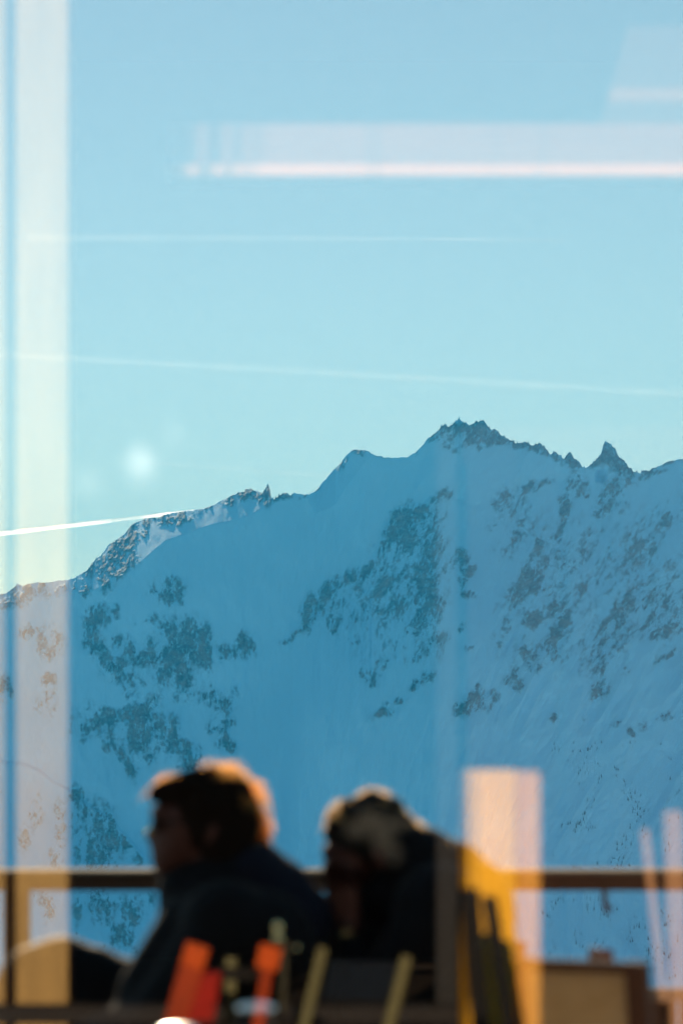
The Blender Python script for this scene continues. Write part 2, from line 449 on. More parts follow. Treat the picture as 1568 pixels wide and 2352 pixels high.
def build_mountain():
    xs = np.concatenate([np.linspace(-700, -60, 70, endpoint=False), np.linspace(-60, 1630, 900, endpoint=False), np.linspace(1630, 2300, 70)])
    nt = 620
    t = np.linspace(0, 1, nt) ** 1.12
    crest = line_at(SKY_LINE, xs)
    crest = crest + (fbm(xs / 9, xs * 0 + 3.3, 5, 3) - 0.5) * 5.0
    jag = np.interp(xs, [540, 560, 670, 690, 990, 1010, 1150, 1180, 1340, 1355, 1376, 1470, 1490, 1520], [0, 1, 1, .2, .2, .8, .8, 1, 1, .4, .7, .8, .6, 0])
    crest = crest - jag * (np.clip(fbm(xs / 7.0, xs * 0 + 8.8, 15, 2, ridged=True) - 0.55, 0, 1) * 22 - 3)
    bottom = 2420.0
    X = np.repeat(xs[None, :], nt, 0)
    Y = crest[None, :] + (bottom - crest[None, :]) * t[:, None]
    below = Y - crest[None, :]

    R = rock_field(X, Y)
    # fall line leans over on the right-hand face
    lean = 0.55 * sstep(450, 1250, X)
    U = X + lean * np.clip(Y - 1080, -200, 900)
    V = Y - 0.16 * np.clip(X - 800, 0, 900)
    streak = fbm(U / 16, V / 42, 11, 5, 0.6)
    speck = fbm(U / 6, V / 9, 23, 4, 0.7)
    face = 0.40 * sstep(1060, 1180, X) * sstep(30, 120, Y - line_at(RIB_LINE, X)) * (1 - sstep(1480, 1640, Y)) * (0.25 + 1.2 * fbm(U / 90, V / 140, 77, 3))
    ribf = 0.38 * sstep(700, 820, X) * (1 - sstep(1010, 1060, X)) * sstep(5, 40, Y - line_at(RIB_LINE, X)) * (1 - sstep(1440, 1600, Y))
    R = np.maximum(R, np.maximum(face, ribf))
    R = np.maximum(R, 0.42 * (1 - sstep(2, 14, below)) * (0.4 + 0.6 * (fbm(X / 40, Y * 0, 9, 3) > 0.5)))
    g = np.clip(R * 1.5, 0, 0.9)
    rock = sstep(0.22, 0.98, R * 0.96 + 2.6 * (streak - 0.5) * g + 2.6 * (speck - 0.5) * g)

    # depth: walk up a steep face from its foot
    e_top = (HY - crest[None, :]) / FU
    e_bot = (HY - bottom) / FU
    e = (HY - Y) / FU
    slope = 0.86
    et = np.linspace(-0.2, 0.2, 400)
    steep = np.interp(et, [-0.12, -0.02, 0.06, 0.15], [1.75, 1.35, 0.98, 0.8])
    lnD = np.cumsum(1.0 / (steep - et)) * (et[1] - et[0])
    D = 4650.0 * np.exp(np.interp(e, et, lnD) - np.interp(e_bot, et, lnD))
    # the upper left snow shoulder lies back a little
    crease = np.interp(X, [-700, 160, 210, 300, 330, 380, 480, 560, 640, 700], [1500, 1362, 1360, 1312, 1285, 1243, 1207, 1190, 1150, 1120])
    lay = np.clip(crease - Y, 0, 200) * (1 - sstep(640, 690, X))
    D = D + lay * 2.1
    c2 = np.interp(X, [690, 725, 770, 800, 840, 870], [1120, 1180, 1160, 1110, 1060, 1030])
    D = D + np.clip(c2 - Y, 0, 200) * sstep(690, 730, X) * (1 - sstep(820, 870, X)) * 1.2
    # a small snow ledge under the pinnacle catches the sun
    D = D + 60 * sstep(-1110, -1104, -Y) * (1 - sstep(-1102, -1070, -Y)) * sstep(1364, 1374, X) * (1 - sstep(1386, 1396, X))
    # broad forms
    D = D + 170 * (fbm(X / 420, Y / 420, 3, 3) - 0.5)
    D = D + 46 * (fbm(U / 120, V / 260, 8, 4) - 0.5) - 75 * sstep(980, 1150, X) * sstep(0, 160, Y - line_at(RIB_LINE, X)) * (fbm(U / 105, V / 330, 18, 4, 0.5, ridged=True) - 0.5)
    # the rib steps forward out of the snowfield
    ry = line_at(RIB_LINE, X)
    inside = Y - ry
    step = 220 * sstep(-2, 300, inside) * sstep(480, 760, X) + 15 * sstep(-1, 10, inside) * sstep(640, 700, X) * (1 - sstep(1040, 1130, X)) + 10 * sstep(-1, 16, inside) * sstep(1040, 1130, X) * (1 - sstep(1440, 1490, X))
    D = D - step
    sp = Y - line_at(SPUR_LINE, X)
    D = D - 40 * sstep(-1, 9, sp) - 420 * sstep(0, 420, sp)
    # rock stands proud and rough, snow stays smooth
    rr = fbm(U / 14, V / 26, 61, 5, 0.6, ridged=True)
    D = D - rock * (5 + 26 * (rr - 0.4)) - 22 * (fbm(U / 40, V / 70, 71, 4) - 0.5)

    wx = (X - CX) / FU * D
    wz = CAM_Z + (HY - Y) / FU * D
    front = np.stack([wx, D, wz], -1)
    # the far side falls away behind the crest
    nb = 14
    back = []
    for k in range(nb, 0, -1):
        q = k / nb
        p = front[0].copy()
        p[:, 1] += 1700 * q + 25
        p[:, 2] -= 1500 * q ** 1.15 + 6
        p[:, 0] *= 1 + 0.05 * q
        back.append(p)
    back = np.stack(back, 0)
    P = np.concatenate([back, front], 0)
    rk = np.concatenate([np.repeat(rock[:1] * 0, nb, 0), rock], 0)
    nr, nc = P.shape[:2]
    idx = np.arange(nr * nc).reshape(nr, nc)
    quads = np.stack([idx[:-1, :-1], idx[1:, :-1], idx[1:, 1:], idx[:-1, 1:]], -1).reshape(-1, 4)
    me = bpy.data.meshes.new("mountain")
    me.vertices.add(nr * nc)
    me.vertices.foreach_set("co", P.reshape(-1).astype(np.float32))
    me.loops.add(quads.size)
    me.loops.foreach_set("vertex_index", quads.reshape(-1).astype(np.int32))
    me.polygons.add(len(quads))
    me.polygons.foreach_set("loop_start", np.arange(0, quads.size, 4, dtype=np.int32))
    me.polygons.foreach_set("use_smooth", np.ones(len(quads), bool))
    at = me.attributes.new("rock", 'FLOAT', 'POINT')
    at.data.foreach_set("value", rk.reshape(-1).astype(np.float32))
    me.update(calc_edges=True)
    me.validate()

    m = bpy.data.materials.new("snow_and_rock")
    m.use_nodes = True
    n = m.node_tree
    b = n.nodes["Principled BSDF"]
    b.inputs["Roughness"].default_value = 0.85
    b.inputs["Specular IOR Level"].default_value = 0.1
    a = n.nodes.new("ShaderNodeAttribute")
    a.attribute_name = "rock"
    geo = n.nodes.new("ShaderNodeNewGeometry")
    nz = n.nodes.new("ShaderNodeTexNoise")
    nz.inputs["Scale"].default_value = 0.035
    nz.inputs["Detail"].default_value = 6
    n.links.new(geo.outputs["Position"], nz.inputs["Vector"])
    ramp = n.nodes.new("ShaderNodeValToRGB")
    ramp.color_ramp.elements[0].position = 0.35
    ramp.color_ramp.elements[0].color = (0.045, 0.038, 0.036, 1)
    ramp.color_ramp.elements[1].position = 0.72
    ramp.color_ramp.elements[1].color = (0.23, 0.19, 0.17, 1)
    n.links.new(nz.outputs[0], ramp.inputs[0])
    mix = n.nodes.new("ShaderNodeMixRGB")
    mix.inputs[1].default_value = (0.32, 0.65, 0.88, 1)  # blue of the shade put into the snow colour
    nf = n.nodes.new("ShaderNodeTexNoise")
    nf.inputs["Scale"].default_value = 0.09
    nf.inputs["Detail"].default_value = 7
    nf.inputs["Roughness"].default_value = 0.7
    n.links.new(geo.outputs["Position"], nf.inputs["Vector"])
    k1 = n.nodes.new("ShaderNodeMath")
    k1.operation = 'MULTIPLY_ADD'
    k1.inputs[1].default_value = 2.2
    k1.inputs[2].default_value = -0.1
    n.links.new(nf.outputs[0], k1.inputs[0])
    k2 = n.nodes.new("ShaderNodeMath")
    k2.operation = 'MULTIPLY'
    k2.use_clamp = True
    n.links.new(a.outputs["Fac"], k2.inputs[0])
    n.links.new(k1.outputs[0], k2.inputs[1])
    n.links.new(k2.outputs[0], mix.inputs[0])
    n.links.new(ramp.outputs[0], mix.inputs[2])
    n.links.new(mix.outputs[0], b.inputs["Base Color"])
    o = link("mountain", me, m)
    tag(o, "steep snowy mountain with rocky ridge and pinnacles", kind="structure")
    return front, X, Y, rock


SHOULDER = 3.9
front, GX, GY, GROCK = build_mountain()


# conifers on the lower slopes: a far wood nobody could count
def build_forest():
    spots = []
    sel = []
    H, W = GX.shape
    zones = [(1250, 1560, 1700, 2260, 260), (1280, 1450, 1870, 2000, 260), (165, 330, 1850, 2190, 90), (0, 160, 1820, 2180, 60), (1240, 1560, 2060, 2240, 240)]
    for (x0, x1, y0, y1, cnt) in zones:
        k = 0
        tries = 0
        while k < cnt and tries < cnt * 60:
            tries += 1
            i, j = rng.integers(0, H - 1), rng.integers(0, W - 1)
            x, y = GX[i, j], GY[i, j]
            if not (x0 < x < x1 and y0 < y < y1):
                continue
            dens = float(fbm(np.array([x / 30 + y / 60]), np.array([y / 45 - x / 90]), 91, 3)[0])
            if dens < 0.5 + 0.16 * rng.random():
                continue
            spots.append(front[i, j])
            k += 1
    vs_, fs = [], []
    for p in spots:
        h = 3.5 + 5.5 * rng.random() ** 1.8
        r = h * (0.16 + 0.06 * rng.random())
        base = len(vs_)
        for lv, (zz, rr) in enumerate(((0.12, 1.0), (0.5, 0.62))):
            for k in range(6):
                an = k * math.pi / 3 + lv * 0.5
                q = r * rr * (0.8 + 0.4 * rng.random())
                vs_.append((p[0] + q * math.cos(an), p[1] + q * math.sin(an), p[2] + h * zz - 1))
        vs_.append((p[0], p[1], p[2] + h))
        vs_.append((p[0], p[1], p[2] + h * 0.78))
        for k in range(6):
            fs.append((base + k, base + (k + 1) % 6, base + 13))
            fs.append((base + 6 + k, base + 6 + (k + 1) % 6, base + 12))
    me = bpy.data.meshes.new("forest")
    me.from_pydata(vs_, [], fs)
    o = link("forest", me, material("dark_conifer", (0.05, 0.055, 0.045), 0.9))
    tag(o, "scattered dark conifers on the lower mountain slopes", "forest", kind="stuff")


build_forest()


# valley ground from under the terrace to the foot of the mountain and beyond
def build_ground():
    ys = np.concatenate([np.linspace(-1400, -30, 12), np.linspace(-20, 20, 12), np.linspace(30, 1200, 40), np.linspace(1300, 9500, 60)])
    xs = np.concatenate([np.linspace(-7500, -200, 30), np.linspace(-150, 150, 16), np.linspace(200, 7500, 30)])
    X, Y = np.meshgrid(xs, ys)
    Z = np.interp(Y, [-1400, -30, 0, 9, 14, 300, 1600, 2600, 3600, 9500], [40, 0, -0.6, -0.6, -3, -160, -640, -640, -560, -600])
    Z = Z + (fbm(X / 300, Y / 300, 4, 4) - 0.5) * 60 * sstep(40, 400, np.hypot(X, Y))
    idx = np.arange(X.size).reshape(X.shape)
    q = np.stack([idx[:-1, :-1], idx[:-1, 1:], idx[1:, 1:], idx[1:, :-1]], -1).reshape(-1, 4)
    me = bpy.data.meshes.new("ground")
    me.from_pydata(np.stack([X, Y, Z], -1).reshape(-1, 3).tolist(), [], q.tolist())
    o = link("ground", me, material("snow_field", (0.74, 0.8, 0.86), 0.85, var=0.05, var_scale=0.02), smooth=True)
    tag(o, "snow covered valley slope below the terrace", kind="structure")


build_ground()

# ------------------------------------------------------------------ haze
bm = bmesh.new()
bm_box(bm, (0, 4700, 140), (15600, 12400, 1900))
hz = finish(bm, "haze", None)
hm = bpy.data.materials.new("mountain_air")
hm.use_nodes = True
hm.node_tree.nodes.clear()
ho = hm.node_tree.nodes.new("ShaderNodeOutputMaterial")
hv = hm.node_tree.nodes.new("ShaderNodeVolumePrincipled")
hv.inputs["Color"].default_value = (0.03, 0.48, 1.0, 1)
hv.inputs["Density"].default_value = 9.0e-5
hv.inputs["Anisotropy"].default_value = 0.0
hm.node_tree.links.new(hv.outputs[0], ho.inputs["Volume"])
hz.data.materials.clear()
hz.data.materials.append(hm)
tag(hz, "thin blue mountain haze filling the valley", "haze", kind="stuff")

# ------------------------------------------------------------------ contrails
def contrail_material(name, alpha):
    m = bpy.data.materials.new(name)
    m.use_nodes = True
    nt = m.node_tree
    nt.nodes.clear()
    out = nt.nodes.new("ShaderNodeOutputMaterial")
    tr = nt.nodes.new("ShaderNodeBsdfTransparent")
    df = nt.nodes.new("ShaderNodeBsdfTranslucent")
    df.inputs[0].default_value = (0.95, 0.95, 0.95, 1)
    dd = nt.nodes.new("ShaderNodeBsdfDiffuse")
    dd.inputs[0].default_value = (0.95, 0.95, 0.95, 1)
    ad = nt.nodes.new("ShaderNodeAddShader")
    nt.links.new(dd.outputs[0], ad.inputs[0])
    nt.links.new(df.outputs[0], ad.inputs[1])
    geo = nt.nodes.new("ShaderNodeNewGeometry")
    nz = nt.nodes.new("ShaderNodeTexNoise")
    nz.inputs["Scale"].default_value = 0.0016
    nz.inputs["Detail"].default_value = 5
    nt.links.new(geo.outputs["Position"], nz.inputs["Vector"])
    mr = nt.nodes.new("ShaderNodeMapRange")
    mr.inputs["From Min"].default_value = 0.3
    mr.inputs["From Max"].default_value = 0.7
    mr.inputs["To Min"].default_value = alpha * 0.45
    mr.inputs["To Max"].default_value = alpha * 1.4
    nt.links.new(nz.outputs[0], mr.inputs[0])
    mx = nt.nodes.new("ShaderNodeMixShader")
    nt.links.new(mr.outputs[0], mx.inputs[0])
    nt.links.new(tr.outputs[0], mx.inputs[1])
    nt.links.new(ad.outputs[0], mx.inputs[2])
    nt.links.new(mx.outputs[0], out.inputs[0])
    return m


def contrail(pts, d0, d1, width_u, alpha, label, taper=(1.0, 1.0), shells=3):
    bm = bmesh.new()
    n = 26
    P, Rr = [], []
    xs = [p[0] for p in pts]
    for i in range(n):
        t = i / (n - 1)
        x = xs[0] + (xs[-1] - xs[0]) * t
        y = float(np.interp(x, xs, [p[1] for p in pts]))
        d = d0 + (d1 - d0) * t
        P.append(uv_point(x, y, d))
        Rr.append(0.5 * width_u / FU * d * (taper[0] + (taper[1] - taper[0]) * t) * (0.85 + 0.3 * random.random()))
    if shells > 1:
        for s in range(shells):
            bm_tube(bm, P, [r * (1 - 0.28 * s) for r in Rr], 12, cap=False)
    else:
        rows = []
        for p, r in zip(P, Rr):
            rows.append([bm.verts.new(p + Vector((0, -r * math.cos(a), r * math.sin(a)))) for a in np.linspace(-1.4, 1.4, 7)])
        for i in range(n - 1):
            for k in range(6):
                bm.faces.new((rows[i][k], rows[i][k + 1], rows[i + 1][k + 1], rows[i + 1][k]))
    cm = contrail_material("contrail_ice", alpha)
    o = finish(bm, "contrail", cm, None, smooth=True)
    tag(o, label, "contrail", "aircraft contrails across the sky")


contrail([(-300, 1262), (0, 1226), (240, 1198), (415, 1177), (700, 1152)], 30000, 34000, 12, 0.8, "short bright white contrail meeting the ridge at left", (1.35, 0.35), 1)
contrail([(-400, 800), (0, 815), (700, 853), (1568, 905), (2000, 930)], 30000, 30000, 26, 0.007, "long faint contrail slanting down above the mountain peak")
contrail([(60, 546), (300, 546), (830, 548), (1300, 552)], 30000, 30000, 26, 0.005, "faint level contrail high in the sky, topmost of all", (1.2, 0.3))
contrail([(330, 1062), (520, 1075), (760, 1094)], 30000, 30000, 14, 0.007, "thinnest faint contrail just above the left ridge")

# ------------------------------------------------------------------ the room behind the glass
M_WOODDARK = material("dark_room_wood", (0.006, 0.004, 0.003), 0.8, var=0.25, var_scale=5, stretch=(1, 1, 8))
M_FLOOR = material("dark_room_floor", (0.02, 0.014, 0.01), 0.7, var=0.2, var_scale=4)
M_PINE = material("sunlit_pine", (0.35, 0.215, 0.075), 0.6, var=0.16, var_scale=7, stretch=(3, 3, 0.4))
M_PINE_RED = material("reddish_pine", (0.2, 0.065, 0.03), 0.6, var=0.08, var_scale=7, stretch=(0.3, 3, 3))
M_PINE_LIT = material("lit_pine", (0.6, 0.23, 0.11), 0.6, var=0.06, var_scale=7, stretch=(0.3, 3, 3))  # stronger sun on the beam's lower lip put into a paler colour
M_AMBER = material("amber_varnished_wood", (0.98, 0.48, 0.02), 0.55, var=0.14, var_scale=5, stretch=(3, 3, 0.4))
M_DIM = material("dim_grey_paint", (0.03, 0.028, 0.028), 0.8)
M_BROWN = material("brown_panel", (0.028, 0.012, 0.007), 0.75, var=0.12, var_scale=3, stretch=(4, 4, 0.5))
M_BLACKPAINT = material("black_chair_paint", (0.012, 0.01, 0.009), 0.6)

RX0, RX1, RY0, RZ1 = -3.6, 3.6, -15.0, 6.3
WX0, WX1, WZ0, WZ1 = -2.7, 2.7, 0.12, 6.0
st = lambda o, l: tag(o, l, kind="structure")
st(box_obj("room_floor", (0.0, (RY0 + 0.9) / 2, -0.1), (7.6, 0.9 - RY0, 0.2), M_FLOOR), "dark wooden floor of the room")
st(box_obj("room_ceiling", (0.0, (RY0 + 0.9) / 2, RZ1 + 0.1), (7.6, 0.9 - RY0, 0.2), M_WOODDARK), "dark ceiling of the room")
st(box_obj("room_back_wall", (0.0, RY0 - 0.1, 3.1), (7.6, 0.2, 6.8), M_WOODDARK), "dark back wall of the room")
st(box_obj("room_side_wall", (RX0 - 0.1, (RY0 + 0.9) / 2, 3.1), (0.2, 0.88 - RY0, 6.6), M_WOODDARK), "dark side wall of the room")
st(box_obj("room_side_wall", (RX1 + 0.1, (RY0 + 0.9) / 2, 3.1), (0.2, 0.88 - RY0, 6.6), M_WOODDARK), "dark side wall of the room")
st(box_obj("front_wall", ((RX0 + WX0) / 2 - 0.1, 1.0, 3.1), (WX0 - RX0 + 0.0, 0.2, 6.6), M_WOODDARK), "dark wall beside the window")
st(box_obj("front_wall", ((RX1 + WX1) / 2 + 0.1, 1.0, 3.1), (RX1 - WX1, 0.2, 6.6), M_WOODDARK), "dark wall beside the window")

# the window: frame and one sheet of coated glass, 8 mm thick
win = empty("window", ((WX0 + WX1) / 2, PANE_Y, 0))
tag(win, "large glass window reflecting the warm wooden room over the view", "window")
wx = (WX0 + WX1) / 2
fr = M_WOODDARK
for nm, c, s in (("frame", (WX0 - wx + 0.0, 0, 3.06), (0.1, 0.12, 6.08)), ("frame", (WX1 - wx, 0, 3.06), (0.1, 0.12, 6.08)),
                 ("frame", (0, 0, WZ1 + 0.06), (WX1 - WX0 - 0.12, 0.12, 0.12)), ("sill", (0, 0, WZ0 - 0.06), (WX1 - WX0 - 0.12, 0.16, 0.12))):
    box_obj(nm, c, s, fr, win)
bm = bmesh.new()
bm_box(bm, (0, 0, (WZ0 + WZ1) / 2), (WX1 - WX0 - 0.1, 0.008, WZ1 - WZ0))
pane = finish(bm, "pane", None, win)
gm = bpy.data.materials.new("coated_glass")
gm.use_nodes = True
gt = gm.node_tree
gt.nodes.clear()
go = gt.nodes.new("ShaderNodeOutputMaterial")
g1 = gt.nodes.new("ShaderNodeBsdfTransparent")
g2 = gt.nodes.new("ShaderNodeBsdfGlossy")
g2.inputs["Roughness"].default_value = 0.0
g2.inputs["Color"].default_value = (1, 1, 1, 1)
gx = gt.nodes.new("ShaderNodeMixShader")
gx.inputs[0].default_value = 0.23
gt.links.new(g1.outputs[0], gx.inputs[1])
gt.links.new(g2.outputs[0], gx.inputs[2])
gt.links.new(gx.outputs[0], go.inputs[0])
pane.data.materials.clear()
pane.data.materials.append(gm)


def room_box(name, x0, x1, y0, y1, d, thick, mat, parent=None, bevel=0.004):
    """Box in the room whose mirror image covers x0..x1, y0..y1 of the picture at distance d."""
    a, b = mirrored(x0, y1, d), mirrored(x1, y0, d)
    return box_obj(name, ((a.x + b.x) / 2, a.y - thick / 2, (a.z + b.z) / 2), (b.x - a.x, thick, b.z - a.z), mat, parent, None, bevel)


tag(room_box("timber_post", 37, 157, -420, 3020, 6.0, 0.12, M_PINE), "sunlit timber post mirrored as a pale band at left", "post", "timber posts mirrored in the window")
tag(room_box("timber_post", -130, 12, -420, 3020, 6.0, 0.12, M_PINE), "sunlit timber post mirrored at the picture's left edge", "post", "timber posts mirrored in the window")
def mirror_prism(name, quad, d, thick, mat):
    """Prism whose mirror image has the outline quad at distance d."""
    bm = bmesh.new()
    P = [mirrored(x, y, d) for (x, y) in quad]
    V = [bm.verts.new(p) for p in P] + [bm.verts.new(p - Vector((0, thick, 0))) for p in P]
    n = len(P)
    bm.faces.new(V[:n])
    bm.faces.new(list(reversed(V[n:])))
    for k in range(n):
        bm.faces.new((V[k], V[(k + 1) % n], V[n + (k + 1) % n], V[n + k]))
    return finish(bm, name, mat)


def mirror_beam(name, x0, x1, y0, y1, d, rx, thick, mat):
    """Beam mirrored over x0..x1, y0..y1; its left end is rounded back with radius rx (picture units)."""
    a, b = mirrored(x0, y1, d), mirrored(x1, y0, d)
    R_ = rx / FU * d
    plan = [(b.x, 0.0)]
    for k in range(15):
        an = math.radians(6 * k)
        plan.append((a.x + R_ - R_ * math.sin(an), -R_ * (1 - math.cos(an))))
    plan += [(a.x + R_ * 0.002, -R_ - thick), (b.x, -R_ - thick)]
    bm = bmesh.new()
    lo = [bm.verts.new((p[0], a.y + p[1], a.z)) for p in plan]
    hi = [bm.verts.new((p[0], a.y + p[1], b.z)) for p in plan]
    n = len(plan)
    bm.faces.new(lo)
    bm.faces.new(list(reversed(hi)))
    for k in range(n):
        bm.faces.new((lo[k], lo[(k + 1) % n], hi[(k + 1) % n], hi[k]))
    return finish(bm, name, mat)


beam = mirror_beam("ceiling_beam", 385, 2300, 284, 401, 6.0, 20, 0.10, M_PINE_RED)
tag(beam, "long reddish beam mirrored across the sky", "beam")
b2 = mirror_beam("batten", 385, 2300, 378, 403, 5.9, 20, 0.02, M_PINE_LIT)
b2.parent = beam
# a dark banner, added out of view, keeps the sun off the beam's left end
blocker = empty("sun_blocker", (-1.1, 0.55, 5.2))
tag(blocker, "added dark slatted banner hung high in the room", "blocker")
for x0_, x1_ in ((-0.27, -0.06), (-0.035, 0.0), (0.03, 0.05), (0.085, 0.095)):
    box_obj("slat", ((x0_ + x1_) / 2, 0, -0.5), (x1_ - x0_, 0.02, 1.0), M_BLACKPAINT, blocker, None, 0.002)
bm = bmesh.new()
pts = [(1402, 203), (2300, 203), (2300, 232), (1396, 232)]
for dd in (6.0, 6.06):
    for (x, y) in pts:
        bm.verts.new(mirrored(x, y, dd))
bm.verts.ensure_lookup_table()
v = bm.verts
for f in ((0, 1, 2, 3), (7, 6, 5, 4), (0, 4, 5, 1), (1, 5, 6, 2), (2, 6, 7, 3), (3, 7, 4, 0)):
    bm.faces.new([v[k] for k in f])
tag(finish(bm, "upper_beam", material("dull_pine", (0.2, 0.08, 0.035), 0.6)), "short upper beam mirrored at top right of the sky", "beam")
bm = bmesh.new()
pts = [(1440, 60), (2300, 60), (2300, 300), (1375, 300)]
for dd in (6.2, 6.26):
    for (x, y) in pts:
        bm.verts.new(mirrored(x, y, dd))
bm.verts.ensure_lookup_table()
v = bm.verts
for f in ((0, 1, 2, 3), (7, 6, 5, 4), (0, 4, 5, 1), (1, 5, 6, 2), (2, 6, 7, 3), (3, 7, 4, 0)):
    bm.faces.new([v[k] for k in f])
tag(finish(bm, "gable_panel", material("dull_panel", (0.06, 0.025, 0.014), 0.7)), "slanted wooden panel mirrored at top right", "panel")
loc = empty("tall_cupboard", mirrored(1158, 1768, 4.6) * Vector((1, 1, 0)).to_3d() if False else (mirrored(1158, 1768, 4.6).x, mirrored(1158, 1768, 4.6).y, 0))
tag(loc, "amber wooden cupboard in full sun mirrored right of the bowed person", "cupboard")


def local(o, root):
    o.location = Vector(o.location) - Vector(root.location)
    o.parent = root
    return o


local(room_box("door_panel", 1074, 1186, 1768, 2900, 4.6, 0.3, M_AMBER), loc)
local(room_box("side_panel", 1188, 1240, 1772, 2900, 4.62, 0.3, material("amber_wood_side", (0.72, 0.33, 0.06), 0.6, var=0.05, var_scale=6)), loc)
tag(room_box("steel_column", 1002, 1050, 980, 3020, 6.4, 0.1, M_DIM), "dim steel column mirrored beside the amber cupboard", "column")
tag(room_box("partition", 1060, 2300, 980, 3020, 6.6, 0.08, M_BROWN), "brown partition mirrored faintly over the mountain's right face", "partition")
tab = empty("room_table", (mirrored(500, 2314, 5.6).x, mirrored(500, 2314, 5.6).y, 0))
tag(tab, "grey table mirrored along the picture's lower edge", "table")
M_GREY = material("grey_table_top", (0.03, 0.026, 0.025), 0.9)
local(room_box("tabletop", -400, 1052, 2314, 2352, 5.6, 0.10, M_GREY), tab)
for x in (-360, 1010):
    local(room_box("leg", x, x + 30, 2353, 3060, 5.64, 0.05, M_GREY), tab)


def slanted_bar(bm, a, b, w, d, t):
    """Bar whose mirror image runs from a to b (picture units), w units wide, at distance d."""
    A, B = mirrored(*a, d), mirrored(*b, d)
    ax = (B - A)
    L = ax.length
    rot = Vector((0, 0, 1)).rotation_difference(ax.normalized()).to_matrix()
    bm_box(bm, (A + B) / 2, (w / FU * d, t, L), rot, 0.004)


ch = empty("black_chair", (mirrored(1120, 2060, 4.35).x, mirrored(1120, 2060, 4.35).y, 0))
tag(ch, "black leaning chair mirrored in front of the amber cupboard", "chair")
for a, b, w in (((1122, 2058), (1200, 2560), 34), ((1076, 2040), (1122, 2560), 46)):
    bm = bmesh.new()
    slanted_bar(bm, a, b, w, 4.35, 0.03)
    local(finish(bm, "post", M_BLACKPAINT), ch)
ch2 = empty("pine_chair", (mirrored(1500, 1900, 5.6).x, mirrored(1500, 1900, 5.6).y, 0))
tag(ch2, "high pine chair mirrored at the picture's right edge", "chair")
for a, b, w, mt in (((1478, 1905), (1522, 2300), 20, M_DIM), ((1543, 1862), (1566, 2560), 44, M_PINE)):
    bm = bmesh.new()
    slanted_bar(bm, a, b, w, 5.6, 0.03)
    local(finish(bm, "post", material("pine_chair_wood", (0.4, 0.2, 0.1), 0.6)), ch2)

# a lacquered orange chair and two olive metal chairs in the sunny front of the room
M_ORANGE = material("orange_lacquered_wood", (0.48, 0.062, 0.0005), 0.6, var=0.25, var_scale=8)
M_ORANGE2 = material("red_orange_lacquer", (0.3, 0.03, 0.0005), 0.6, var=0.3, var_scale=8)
M_RED = material("red_cloth", (0.28, 0.012, 0.006), 0.85, var=0.2, var_scale=20)
M_OLIVE = material("olive_metal", (0.13, 0.115, 0.05), 0.5, metal=0.2)


def mirror_chair(name, label, bars, d, plates=(), group="chairs mirrored in the window"):
    x0, y0 = bars[0][1]
    o0 = mirrored(x0, y0, d)
    root = empty(name, (o0.x, o0.y, 0))
    tag(root, label, "chair", group)
    for nm, a, b, w, mt in bars:
        bm = bmesh.new()
        slanted_bar(bm, a, b, w, d, 0.03)
        local(finish(bm, nm, mt), root)
    for nm, quad, mt, dd in plates:
        bm = bmesh.new()
        P = [mirrored(x, y, d + dd) for (x, y) in quad]
        Q = [p - Vector((0, 0.02, 0)) for p in P]
        V = [bm.verts.new(p) for p in P + Q]
        n = len(P)
        bm.faces.new(V[:n])
        bm.faces.new(list(reversed(V[n:])))
        for k in range(n):
            bm.faces.new((V[k], V[(k + 1) % n], V[n + (k + 1) % n], V[n + k]))
        local(finish(bm, nm, mt), root)
    bm = bmesh.new()
    xa = mirrored(bars[0][2][0], 2600, d).x
    xb = mirrored(bars[-1][2][0], 2600, d).x
    bm_box(bm, ((xa + xb) / 2, o0.y - 0.22, 0.45), (abs(xb - xa) + 0.06, 0.4, 0.03), None, 0.006)
    local(finish(bm, "seat", bars[0][4]), root)
    for x in (xa, xb):
        for yy in (0.0, -0.4):
            bm = bmesh.new()
            bm_box(bm, (x, o0.y - 0.02 + yy, 0.217), (0.03, 0.03, 0.43), None, 0.003)
            local(finish(bm, "leg", bars[0][4]), root)
    return root


mirror_chair("orange_chair", "orange lacquered chair with slanted posts mirrored over the upright person", [
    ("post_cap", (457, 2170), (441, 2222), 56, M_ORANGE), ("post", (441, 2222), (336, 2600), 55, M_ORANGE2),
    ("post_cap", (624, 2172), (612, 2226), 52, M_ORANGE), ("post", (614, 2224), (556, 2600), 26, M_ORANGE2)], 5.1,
    [("red_cushion", [(470, 2232), (508, 2236), (490, 2345), (428, 2345)], M_RED, -0.02), ("back_slat", [(500, 2222), (592, 2226), (588, 2252), (498, 2250)], M_BLACKPAINT, 0.02)])
mirror_chair("olive_chair", "olive metal chair mirrored right of the second orange post", [
    ("post", (742, 2176), (640, 2600), 22, M_OLIVE), ("post", (934, 2196), (830, 2600), 24, M_OLIVE)], 5.0,
    [("backrest", [(752, 2205), (915, 2215), (890, 2300), (730, 2296)], material("slate_back", (0.006, 0.009, 0.015), 0.8), 0.03)])
mirror_chair("olive_chair", "olive metal chair mirrored between the two orange posts", [
    ("post", (532, 2200), (518, 2600), 26, M_OLIVE), ("post", (655, 2160), (640, 2600), 14, material("dull_olive", (0.05, 0.045, 0.03), 0.6))], 5.45)

